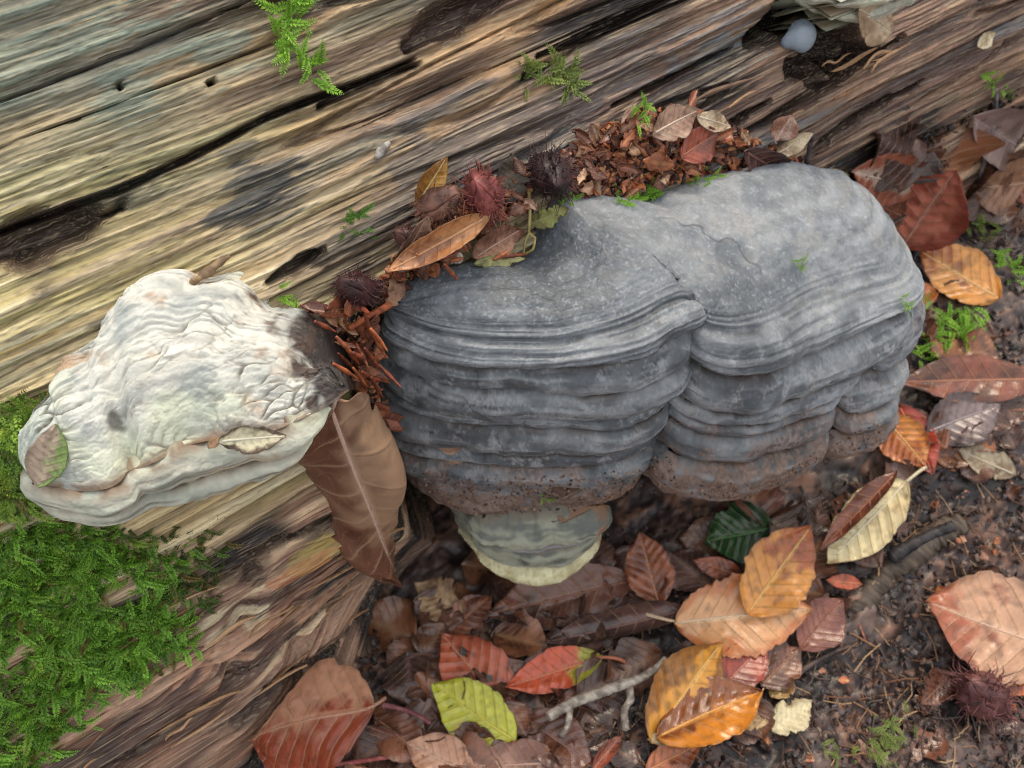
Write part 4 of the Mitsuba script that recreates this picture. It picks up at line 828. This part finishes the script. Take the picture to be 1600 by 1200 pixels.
def splinters():
    rng = np.random.default_rng(8)
    zones = [([(260, 900), (560, 830), (640, 880), (420, 1160), (120, 1200)], 26), ([(1050, 130), (1400, 60), (1500, 80), (1300, 210)], 10)]
    for poly, m in zones:
        x0, y0 = np.min(poly, 0); x1, y1 = np.max(poly, 0); k = 0
        while k < m:
            p = rng.uniform([x0, y0], [x1, y1])
            if not inside(p, poly): continue
            k += 1
            c = base_hit(p, 'log', .001); nn = normal_of(c, 'log'); l = rng.uniform(.006, .018); w = rng.uniform(.0005, .0012); sg = rng.choice([-1, 1])
            side = np.cross(nn, AX); t = np.linspace(-1, 1, 14)
            lift = .0008 + .004 * np.clip(sg * t, 0, 1) ** 2 * rng.uniform(.3, 1.2)
            mid = c + np.outer(t * l, AX) + lift[:, None] * nn + np.outer(.0012 * np.sin(t * rng.uniform(1, 4) + rng.uniform(0, 6)), side)
            ww = w * (1 - np.abs(t) ** 3 * .85) * (1 + .4 * (rng.random(14) - .5)); hh = ww * .55
            P = np.stack([mid - side * ww[:, None], mid + nn * hh[:, None], mid + side * ww[:, None], mid - nn * (hh + .001)[:, None]], 1)
            v = P.reshape(-1, 3); f = quads(14, 4, True)
            f = np.vstack([f, [[0, 1, 2], [0, 2, 3]], [[53, 54, 52], [55, 54, 52]]])
            a, b = [('a07a58', 'b89472'), ('7a5840', '9a7656'), ('8c6a4c', 'a8845e'), ('5a4436', '7c6450')][rng.integers(4)]
            part(LOG, 'splinter', (v, f), 'twig_bark', mixc(S(a), S(b), rng.random(len(v))), smooth=False)
splinters()
# ---------------------------------------------------------------- twigs, sticks, needles
def twig(name, label, cat, pts, r, col, surf='both', seed=0, mat='twig_bark', group=None, d=.004, parent=None, sides=9, rough=.25):
    rng = np.random.default_rng(seed)
    dd = np.broadcast_to(np.asarray(d, float), (len(pts),))
    q = np.array([hit(np.array(p, float), surf, x) for p, x in zip(pts, dd)])
    n = max(10, int(40 * len(pts) / 3))
    c = spline(q, n)
    rr = np.interp(np.linspace(0, 1, n), np.linspace(0, 1, len(np.atleast_1d(r))), np.atleast_1d(r)) * (1 + 1.2 * rough * (noise3(np.stack([np.linspace(0, 4.5, n), np.full(n, seed * 3.1), np.zeros(n)], -1), seed) - .5))
    v, f = tube(c, rr, sides)
    nz = fbm(v, 500, 3, seed)
    ctr = np.vstack([np.repeat(c, sides, 0), c[:1], c[-1:]])
    v = v + (unit(v - ctr) * (rough * rr.mean() * 1.6 * (nz - .5))[:, None])
    cols = mixc(S(col[0]), S(col[1]), sst(.35, .65, fbm(v, 420, 3, seed + 1)))
    if parent: return part(parent, name, (v, f), mat, cols)
    k = thing(name, label, cat, group); put(k, (v, f), mat, cols); return k
GT = ('a89f92', '6a6058')
k = thing('forked_twig', 'pale grey forked twig lying on the brown leaves left of the golden leaf', 'twig')
twig('main_stem', '', '', [(856, 1120), (900, 1096), (950, 1078), (1010, 1054), (1040, 1030)], (.0028, .0026, .002), GT, 'ground', 1, d=.022, parent=k)
twig('side_branch', '', '', [(982, 1066), (985, 1090), (975, 1112), (978, 1140)], (.0022, .0018), GT, 'ground', 2, d=.02, parent=k)
twig('side_branch', '', '', [(890, 1100), (888, 1130), (876, 1150)], (.002, .0014), GT, 'ground', 3, d=.02, parent=k)
twig('stick', 'dark rotten stick lying behind the cream pleated leaf', 'stick', [(1330, 958), (1380, 905), (1440, 850), (1500, 815)], (.0085, .0095, .007), ('3e332d', '64584c'), 'ground', 4, d=-.002, rough=.6)
twig('stick', 'black thin stick right of the cream pleated leaf', 'stick', [(1392, 872), (1440, 842), (1490, 822)], (.004, .003), ('1c1a1b', '3a3638'), 'ground', 5, d=.008)
twig('twig', 'thin dark twig under the brown crinkled leaf', 'twig', [(1240, 1060), (1300, 1020), (1330, 1010)], (.0016, .001), ('3c302c', '5a4a44'), 'ground', 6, d=.004)
twig('twig', 'upright grey stalk near the right edge', 'twig', [(1556, 140), (1552, 190), (1540, 240), (1530, 290)], (.001, .0016), ('6a6462', '8c8684'), 'both', 7, d=.012)
twig('twig', 'orange brown stalk leaning on the left corner of the grey cap', 'twig', [(546, 514), (575, 495), (610, 476)], (.0012, .0014), ('a85c38', '7c402a'), 'all', 8, d=.010)
twig('twig', 'dark thin twig standing at the right end of the litter heap', 'twig', [(1256, 290), (1262, 250), (1270, 208)], (.0018, .0012), ('33282a', '5c5254'), 'both', 9, d=.014)
twig('wood_chip', 'grey brown splinter of wood stuck at the top of the pale fungus', 'splinter', [(300, 442), (330, 420), (358, 400)], (.0012, .0018, .0009), ('6c5844', '8c7658'), 'all', 10, d=.004, rough=.5)
twig('twig', 'reddish stalk at the bottom edge between two brown leaves', 'twig', [(500, 1198), (560, 1190), (610, 1182)], (.0011, .0011), ('7c3c3a', '9a5a54'), 'both', 11, d=.012)
twig('twig', 'dull red twig beside the large shiny red brown leaf', 'twig', [(598, 1102), (640, 1112), (672, 1130)], (.0014, .001), ('6a3c40', '8a5a5c'), 'ground', 12, d=.016)
twig('twig', 'short reddish twig on the soil right of the round leaf', 'twig', [(1340, 970), (1352, 1000)], (.0008, .0006), ('7a4a3c', '9a6a58'), 'ground', 13, d=.004)
twig('twig', 'bent dark twig rising under the right lobe', 'twig', [(1250, 760), (1262, 800), (1240, 830)], (.0009, .0007), ('3c3434', '5a5252'), 'ground', 14, d=.02)
twig('tendril', 'thin yellowish curled tendril hanging at the top of the grey cap', 'tendril', [(826, 300), (828, 335), (826, 362), (836, 372), (832, 390), (818, 398), (820, 380), (828, 362)], (.0007, .0005), ('9a8a50', 'b8a870'), 'all', 15, d=.008, sides=6, rough=.1)
needles = np.random.default_rng(9)
for i in range(34):
    a = needles.uniform([490, 478], [592, 600]) if i < 20 else needles.uniform([640, 300], [780, 420])
    ang = needles.uniform(.2, 1.4) if i < 20 else needles.uniform(-1.2, 1.2); l = needles.uniform(18, 52)
    twig('bud_scale', 'thin rust red bud scale or needle in the dark debris between the fungi' if i < 20 else 'thin rust red bud scale or needle in the debris by the prickly husks', 'bud scale',
         [a, a + np.array([math.cos(ang), math.sin(ang)]) * l], (.0006, .0010, .0003), ('8c4226', '5c2a1e') if i % 3 else ('b06236', '7c3e24'), 'both', 900 + i, 'leaf_wet', 'needles between the fungi' if i < 20 else 'needles by the husks', needles.uniform(.012, .03, 2), sides=6)
twig('cocoon', 'small whitish grey cocoon stuck to the bare wood above the pale fungus', 'cocoon', [(588, 246), (597, 234), (608, 222)], (.0010, .0019, .0017, .0008), ('a8a49c', '77726c'), 'log', 30, d=.0015, rough=.35)

# ---------------------------------------------------------------- beech husks
def husk(label, p, size, cols, surf, d, seed, open_=.25):
    rng = np.random.default_rng(seed)
    c = hit(np.array(p, float), surf, d); R = size / FPX * ((c - EYE) @ FWD) / 2
    k = thing('beech_husk', label, 'husk')
    q, _ = np.linalg.qr(rng.normal(size=(3, 3)))
    th = np.linspace(0, math.pi, 26); ph = np.linspace(0, 2 * math.pi, 40, endpoint=False)
    for i in range(4):                                                   # four valves, each a curved shell
        a = np.linspace(-.80, .80, 16) + i * math.pi / 2; t = np.linspace(.05, 3.13, 22)
        Tt, Aa = np.meshgrid(t, a, indexing='ij')
        w = np.sin(Tt) ** .8 * (1 + open_ * .3 * sst(1.0, 2.5, Tt)); fade = 1 - (.10 + .2 * open_) * (np.abs(Aa - i * math.pi / 2) / .8) ** 4 + .06 * math.sin(i * 2.1)
        rad = R * (1 + .02 * np.cos(8 * Aa))
        P = np.stack([w * rad * np.cos(Aa) * fade, w * rad * np.sin(Aa) * fade, -1.15 * R * np.cos(Tt) + .35 * R * sst(2.5, 3.13, Tt)], -1)
        P = P + (fbm(P + seed, 300, 3, 2) - .5)[..., None] * .3 * R
        P = P * [1, .78, 1]; P2 = P * .88
        n = P.shape[0] * P.shape[1]
        f = quads(22, 16); idx = np.arange(n).reshape(22, 16)
        loop = np.concatenate([idx[0], idx[1:, -1], idx[-1, -2::-1], idx[-2:0:-1, 0]]); l2 = np.roll(loop, -1)
        V = np.concatenate([P.reshape(-1, 3), P2.reshape(-1, 3)]) @ q.T + c
        F = np.vstack([f, f[:, ::-1] + n, np.stack([loop, loop + n, l2], -1), np.stack([l2, loop + n, l2 + n], -1)])
        col = mixc(S(cols[0]), S(cols[1]), sst(.35, .65, fbm(V, 260, 3, seed)))
        part(k, 'valve', (V, F), 'husk', col)
    vs, fs, cs = [], [], []; o = 0
    for i in range(240):
        t, a = rng.uniform(.2, 2.8), rng.uniform(0, 6.28)
        w = math.sin(t) ** .8 * (1 + open_ * .3 * float(sst(1.0, 2.5, t)))
        b = R * np.array([w * math.cos(a), .78 * w * math.sin(a), -1.15 * math.cos(t)]); n = unit(b) + rng.normal(size=3) * .35
        l = R * rng.uniform(.18, .5)
        v, f = tube(np.array([b * .95, b + n * l * .5, b + n * l + rng.normal(size=3) * l * .45]) @ q.T + c, (R * .03, R * .022, R * .008), 4)
        vs.append(v); fs.append(f + o); o += len(v)
    v = np.vstack(vs)
    part(k, 'bristles', (v, np.vstack(fs)), 'husk', vcol(len(v), S(cols[2])), kind='stuff')
husk('reddish bristly beech husk on the debris at the left shoulder of the grey fungus', (757, 306), 74, ('8a4a48', '5e302e', '7a4438'), 'log', .024, 1)
husk('brown bristly beech husk left of the reddish one, below the mustard leaf', (684, 318), 62, ('7a5548', '4c332c', '6a4a3c'), 'log', .018, 2)
husk('almost black bristly beech husk at the left end of the litter heap', (862, 272), 74, ('3c2528', '241718', '3a2628'), 'log', .018, 3, .1)
husk('purplish bristly beech husk on the soil under the large pinkish leaf', (1536, 1086), 84, ('6c4442', '4a2e2e', '6e4644'), 'ground', .014, 4, .15)
husk('dark bristly husk in the debris above the cleft', (640, 372), 40, ('5a3a34', '3a2420', '5c3c34'), 'log', .014, 5)
husk('small dark bristly husk at the head of the cleft between the fungi', (560, 452), 58, ('4c2c2c', '2e1c1c', '4e3030'), 'log', .010, 6, .3)
# snail shell: a flat coil
def shell():
    c = hit(np.array([714., 404.]), 'all', .006)
    t = np.linspace(0, 5.2 * math.pi, 110); r = .0021 * (t / t[-1]) ** 1.1 + .0002
    pts = np.stack([r * np.cos(t), r * np.sin(t), .0009 * (1 - t / t[-1])], -1)
    A = frame(np.zeros(3), np.array([1., .2, 0]), unit(EYE - c), 0)
    v, f = tube(pts, .0009 * (t / t[-1]) ** 1.0 + .00015, 8)
    k = thing('snail_shell', 'tiny coiled whitish snail shell under the rolled orange brown leaf', 'snail shell')
    put(k, (v @ A.T + c, f), 'shell', mixc(S('b8aca0'), S('8c7c70'), sst(.4, .7, fbm(v, 900, 2, 3))))
shell()

# ---------------------------------------------------------------- moss
def frond(L, rng, n=15, wid=.20, droop=.5):
    """A feather of small pointed leaves on a curved stem, growing along +x."""
    s = np.linspace(0, 1, n)
    bend = rng.uniform(-.35, .35)
    stem = np.stack([L * s, bend * L * s ** 2, L * (.35 * s - droop * s ** 2)], -1)
    tan = unit(np.gradient(stem, axis=0))
    vs, fs, cs, o = [], [], [], 0
    v, f = tube(stem[::3], np.linspace(.012, .005, len(stem[::3])) * L, 3); vs.append(v); fs.append(f); cs.append(np.full(len(v), .3)); o = len(v)
    for i in range(1, n):
        for side in (-1, 1, 0):
            if side == 0 and i % 2: continue
            l = L * wid * math.sin(math.pi * min(.12 + .88 * s[i], .97)) ** .6 * rng.uniform(.8, 1.2)
            lat = np.array([-tan[i, 1], tan[i, 0], 0]) * (side + rng.normal() * .15)
            d = unit(lat + tan[i] * rng.uniform(.5, 1.0) + np.array([0, 0, .35 + .6 * (side == 0)]))
            w = unit(np.cross(d, [.1, .2, 1])) * l * .20
            p = stem[i]; m = p + d * l * .45
            vs.append(np.array([p, m + w, p + d * l + [0, 0, -.1 * l], m - w])); fs.append(np.array([[0, 1, 2], [0, 2, 3]]) + o)
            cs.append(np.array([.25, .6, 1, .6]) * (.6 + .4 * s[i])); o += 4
    return np.vstack(vs), np.vstack(fs), np.concatenate(cs)
MR = np.random.default_rng(31)
FRONDS = [frond(1.0, MR) for _ in range(6)]
MOSSC = [('2c4a14', '7fa834'), ('35591a', '8fb83e'), ('24400f', '6f9a30')]
def moss_mass(label, polys, n, length, seed, patch=.42, extra=.0, tilt=(.2, 1.0), surf='both', tones=('2f5214', '86b846'), d=0.0):
    rng = np.random.default_rng(seed); vs, fs, cs, o = [], [], [], 0
    pts = []
    for poly, m in zip(polys, n):
        x0, y0 = np.min(poly, 0); x1, y1 = np.max(poly, 0); c = 0
        while c < m:
            p = rng.uniform([x0, y0], [x1, y1])
            if inside(p, poly):
                c += 1
                if fbm(np.array([[p[0] / 55, p[1] / 45, seed]]), 1.0, 3, 5)[0] > patch + .08 * rng.normal(): pts.append(p)
    pos = hit(np.array(pts), surf, d); nr = normal_of(pos, surf)
    for p, nn in zip(pos, nr):
        L = rng.uniform(*length); a = rng.uniform(0, 6.28); el = rng.uniform(*tilt)
        t1 = unit(np.cross(nn, [.3, .5, .8])); t2 = np.cross(nn, t1)
        h = t1 * math.cos(a) + t2 * math.sin(a) + np.array([0, 0, -.35])
        x = unit(h * math.cos(el) + nn * math.sin(el)); y = unit(np.cross(nn, x)); z = np.cross(x, y)
        v, f, c = FRONDS[rng.integers(6)]
        vs.append((v * L) @ np.stack([x, y, z], -1).T + p); fs.append(f + o); o += len(v)
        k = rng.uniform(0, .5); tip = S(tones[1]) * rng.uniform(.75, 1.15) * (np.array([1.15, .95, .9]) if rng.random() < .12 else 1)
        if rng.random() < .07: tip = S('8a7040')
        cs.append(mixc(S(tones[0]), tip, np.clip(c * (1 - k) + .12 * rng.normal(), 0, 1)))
    key = thing('moss_carpet', label, 'moss', None, 'stuff')
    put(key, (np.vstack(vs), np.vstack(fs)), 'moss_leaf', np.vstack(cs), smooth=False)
carp = [(-20, 840), (60, 815), (150, 830), (220, 870), (250, 930), (262, 1000), (225, 1050), (150, 1075), (110, 1120), (40, 1215), (-20, 1215)]
edge1 = [(140, 850), (250, 835), (330, 830), (330, 870), (290, 890), (240, 910)]
edge2 = [(200, 1010), (260, 960), (310, 1000), (280, 1050), (190, 1075)]
edge3 = [(0, 800), (140, 820), (230, 835), (300, 850), (310, 930), (270, 1060), (170, 1100), (90, 1190), (0, 1230)]
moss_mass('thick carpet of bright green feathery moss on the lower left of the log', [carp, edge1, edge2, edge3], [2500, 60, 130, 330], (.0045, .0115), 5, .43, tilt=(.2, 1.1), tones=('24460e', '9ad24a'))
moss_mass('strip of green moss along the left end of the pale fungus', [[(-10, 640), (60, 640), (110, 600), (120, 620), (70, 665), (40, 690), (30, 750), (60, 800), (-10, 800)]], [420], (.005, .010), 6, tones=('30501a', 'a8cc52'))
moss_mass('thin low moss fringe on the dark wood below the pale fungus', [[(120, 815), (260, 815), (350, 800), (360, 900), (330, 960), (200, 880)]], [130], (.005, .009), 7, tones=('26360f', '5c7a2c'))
TONE = {'bright': ('3f6a16', '9ccc46'), 'dull': ('3a4c20', '8a9a4a'), 'deep': ('234214', '5f8f30')}
def tuft(label, pts, n, size, tone, surf='log', d=0.0, seed=0, tilt=(.2, .9), spread=9):
    rng = np.random.default_rng(seed)
    k = thing('moss_tuft', label, 'moss')
    pts = np.array(pts, float); vs, fs, cs, o = [], [], [], 0
    for i in range(n):
        p = spline(pts, 50)[rng.integers(50)] + rng.normal(size=2) * spread
        w = hit(p, surf, d); nn = normal_of(w, surf)
        L = rng.uniform(.6, 1.1) * size; a = rng.uniform(0, 6.28); el = rng.uniform(*tilt)
        t1 = unit(np.cross(nn, [.3, .5, .8])); t2 = np.cross(nn, t1)
        x = unit((t1 * math.cos(a) + t2 * math.sin(a)) * math.cos(el) + nn * math.sin(el)); y = unit(np.cross(nn, x)); z = np.cross(x, y)
        v, f, c = FRONDS[rng.integers(6)]
        vs.append((v * L) @ np.stack([x, y, z], -1).T + w); fs.append(f + o); o += len(v)
        cs.append(mixc(S(TONE[tone][0]), S(TONE[tone][1]), np.clip(c + .1 * rng.normal(), 0, 1)))
    put(k, (np.vstack(vs), np.vstack(fs)), 'moss_leaf', np.vstack(cs), smooth=False)
tuft('tall bright green moss tuft in two clumps at the top left of the log', [(456, 10), (446, 40), (430, 62), (452, 78), (470, 92), (486, 106), (490, 118)], 44, .011, 'bright', seed=1)
tuft('out of focus green moss patch on the log at the upper middle', [(812, 108), (840, 118), (870, 118), (898, 138)], 40, .010, 'dull', seed=2)
tuft('small dark green moss tuft on the log above the cleft', [(558, 335), (560, 350), (556, 365)], 16, .007, 'deep', seed=3, spread=6)
tuft('tiny bright moss sprig at the right top of the pale fungus', [(426, 450), (440, 466), (458, 470)], 8, .006, 'bright', seed=4, spread=3)
tuft('little moss tuft at the upper edge of the litter heap', [(990, 188), (1008, 168)], 12, .007, 'bright', d=.012, seed=5, spread=5)
tuft('bright moss tuft at the rear edge of the grey cap, right of the tendril', [(865, 310), (905, 312)], 16, .006, 'bright', 'all', .001, seed=6, spread=3)
tuft('very bright moss tuft in the notch of the rear edge of the grey cap', [(965, 302), (985, 310), (1000, 300), (1030, 297)], 34, .008, 'bright', 'all', .002, seed=7, spread=5)
tuft('moss tuft on the rear edge of the right lobe', [(1068, 284), (1095, 278), (1120, 274)], 18, .007, 'bright', 'all', .002, seed=8, spread=4)
tuft('tiny branched moss sprig lying on the top of the right lobe', [(1236, 404), (1252, 412), (1266, 420), (1270, 426)], 9, .005, 'bright', 'all', .002, seed=9, spread=2, tilt=(.0, .3))
tuft('tiny moss sprig hanging at the right edge of the right lobe', [(1408, 458), (1414, 474), (1424, 488)], 9, .006, 'bright', 'all', .002, 10, spread=2)
tuft('big bright feathery moss tuft right of the far right lobe', [(1440, 555), (1460, 530), (1480, 510), (1500, 520), (1540, 520)], 60, .013, 'bright', 'both', .004, 11, spread=12)
tuft('small bits of moss on the lower front of the left lobe', [(824, 770), (850, 776), (872, 782)], 10, .005, 'bright', 'all', .001, 12, spread=3)
tuft('olive moss tuft on the dark soil at the bottom right', [(1370, 1130), (1400, 1150), (1390, 1185), (1360, 1170)], 50, .008, 'dull', 'ground', .006, 13, spread=11)
tuft('moss tuft at the right edge near the upright grey stalk', [(1530, 128), (1560, 124), (1575, 150)], 20, .009, 'bright', 'both', .006, 14, spread=7)
tuft('moss tuft on the ground right of the upright red leaf', [(1518, 300), (1520, 340), (1545, 380)], 34, .010, 'dull', 'both', .006, 15, spread=9)
tuft('moss tuft at the right edge below the orange leaf', [(1560, 400), (1585, 420), (1595, 450)], 30, .010, 'bright', 'both', .006, 16, spread=8)
tuft('sparse thin moss at the bottom edge left of the olive tuft', [(1290, 1170), (1310, 1195)], 8, .007, 'dull', 'ground', .004, 17, spread=6)

# ---------------------------------------------------------------- a second pale fungus and a grey lump at the upper right
UP2 = thing('bracket_fungus', 'greenish white bracket fungus cut by the top edge, over a dark hole', 'fungus')
def on_log(pts, d): return [np.array(p, float) for p in pts]
def up_layer(name, top, bot, zt, zb, b, seed):
    layer(UP2, name, top, zt, bot, zb, b, pale_colour(groove=.6), 'fungus_pale', 160, 24, seed, lump=.003, inner=.05)
zq = float(hit(np.array([1330., 20.]), 'log', .03)[2])
up_layer('growth_layer', [(1235, -40), (1270, -22), (1330, -20), (1400, -30), (1450, -50)], [(1240, -12), (1275, 4), (1330, 10), (1385, 0), (1430, -22)], zq + .012, zq, .006, 71)
up_layer('growth_layer', [(1240, -12), (1275, 4), (1330, 10), (1385, 0), (1430, -22)], [(1262, 8), (1300, 26), (1340, 32), (1380, 20), (1420, 0)], zq, zq - .012, .005, 72)
leaf('beige leaf hanging under the greenish white fungus at the top edge', (1340, 14), (1392, 48), 40, ('c0a890', '9a7c62', 'd4c2ac'), (.034, .024), 'log', 0, 'n', None, seed=81, mat='leaf_dry')
def lump():
    c = hit(np.array([1252., 56.]), 'log', .002)
    th, ph = np.meshgrid(np.linspace(0, math.pi, 30), np.linspace(0, 2 * math.pi, 44), indexing='ij')
    P = np.stack([np.sin(th) * np.cos(ph), np.sin(th) * np.sin(ph), np.cos(th)], -1)
    tail = sst(.2, 1, -P[..., 0])
    P = P * [1, 1, .8] * (1 - .35 * tail[..., None]) + np.stack([-.9 * tail ** 2, 0 * tail, 0 * tail], -1)
    P = P * (1 + .12 * (fbm(P, 2.2, 3, 4) - .5))[..., None] * .0075
    A = frame(np.zeros(3), AX * 1.0 - PV * 0.05, normal_of(c, 'log'), 0)
    V = (P @ A.T + c).reshape(-1, 3)
    k = thing('young_fungus', 'small smooth blue grey young fungus with a pointed end in the dark hole, upper right', 'fungus')
    put(k, (V, quads(30, 44)[:, ::-1]), 'fungus_grey', mixc(S('66707c'), S('8e98a2'), sst(.3, .7, fbm(V, 120, 3, 8))))
lump()

# ---------------------------------------------------------------- crumbs of wood and soil
def crumbs(name, label, cat, polys, n, size, cols, surf, d, seed):
    rng = np.random.default_rng(seed); box = trimesh.creation.icosphere(0); bv, bf = np.array(box.vertices), np.array(box.faces)
    pts = []
    for poly, m in zip(polys, n):
        x0, y0 = np.min(poly, 0); x1, y1 = np.max(poly, 0); c = 0
        while c < m:
            p = rng.uniform([x0, y0], [x1, y1])
            if inside(p, poly): pts.append(p); c += 1
    pos = hit(np.array(pts), surf, d); vs, fs, cs = [], [], []
    pal = np.array([S(c) for c in cols])
    for i, p in enumerate(pos):
        q, _ = np.linalg.qr(rng.normal(size=(3, 3)))
        s = rng.uniform(*size) * np.array([1, rng.uniform(.3, .8), rng.uniform(.15, .5)])
        vs.append((bv * (1 + .5 * (rng.random((12, 1)) - .5)) * s) @ q.T + p); fs.append(bf + 12 * i); cs.append(np.repeat(pal[rng.integers(len(pal))][None] * rng.uniform(.7, 1.2), 12, 0))
    k = thing(name, label, cat, None, 'stuff'); put(k, (np.vstack(vs), np.vstack(fs)), 'soil', np.vstack(cs), smooth=False)
allground = [(600, 960), (960, 830), (1250, 780), (1450, 700), (1600, 640), (1610, 1210), (420, 1210)]
farground = [(1330, 260), (1610, 120), (1610, 640), (1440, 640)]
crumbs('soil_crumbs', 'dark crumbs of soil and rotten wood strewn over the ground', 'crumbs', [allground, farground], [4600, 1300], (.0006, .0034), ('6b5a50', '4a4244', '2c2220', '3c2c26', '4a352b', '5e4438', '1d1817'), 'both', .002, 3)
crumbs('wood_crumbs', 'loose brown wood crumbs in the gaps round the grey fungus', 'crumbs', [heap, gutter, cleft], [1700, 600, 400], (.0008, .0036), ('4a2a20', '7a4228', '9a5a38', '2c1a16', 'a87650'), 'log', .004, 4)
needle_area = [(1090, 980), (1330, 860), (1480, 740), (1610, 640), (1610, 1210), (600, 1210), (620, 960)]
def flecks():
    rng = np.random.default_rng(12); vs, fs, cs, o = [], [], [], 0; pts = []
    x0, y0 = np.min(needle_area, 0); x1, y1 = np.max(needle_area, 0)
    while len(pts) < 420:
        p = rng.uniform([x0, y0], [x1, y1])
        if inside(p, needle_area): pts.append(p)
    pos = base_hit(np.array(pts), 'ground', .003)
    pal = [S(c) for c in ('6a4632', '3a2a24', '8f6a4c', '574a44', 'a88a68')]
    for p in pos:
        a = rng.uniform(0, 6.28); l = rng.uniform(.003, .012); h = np.array([math.cos(a), math.sin(a), rng.uniform(-.2, .3)])
        v, f = tube(np.array([p - h * l, p + rng.normal(size=3) * l * .15, p + h * l]), rng.uniform(.0002, .0005), 5)
        vs.append(v); fs.append(f + o); o += len(v); cs.append(np.repeat(pal[rng.integers(5)][None], len(v), 0))
    k = thing('rootlets', 'fine rootlets and bits of stalk scattered over the dark soil', 'rootlets', None, 'stuff')
    put(k, (np.vstack(vs), np.vstack(fs)), 'twig_bark', np.vstack(cs))
flecks()
dirty = [(640, 730), (700, 740), (800, 745), (1000, 735), (1040, 700), (1060, 755), (1200, 755), (1285, 700), (1385, 650), (1380, 690), (1280, 725), (1160, 785), (1040, 770), (1000, 770), (900, 800), (740, 806), (680, 780)]
crumbs('frass_crumbs', 'fine brown crumbs clinging to the lower edges of the grey fungus', 'crumbs', [dirty], [800], (.0003, .0011), ('6a4a38', '4c342a', '84604a', '30221c', '9a7658'), 'all', .0004, 8)
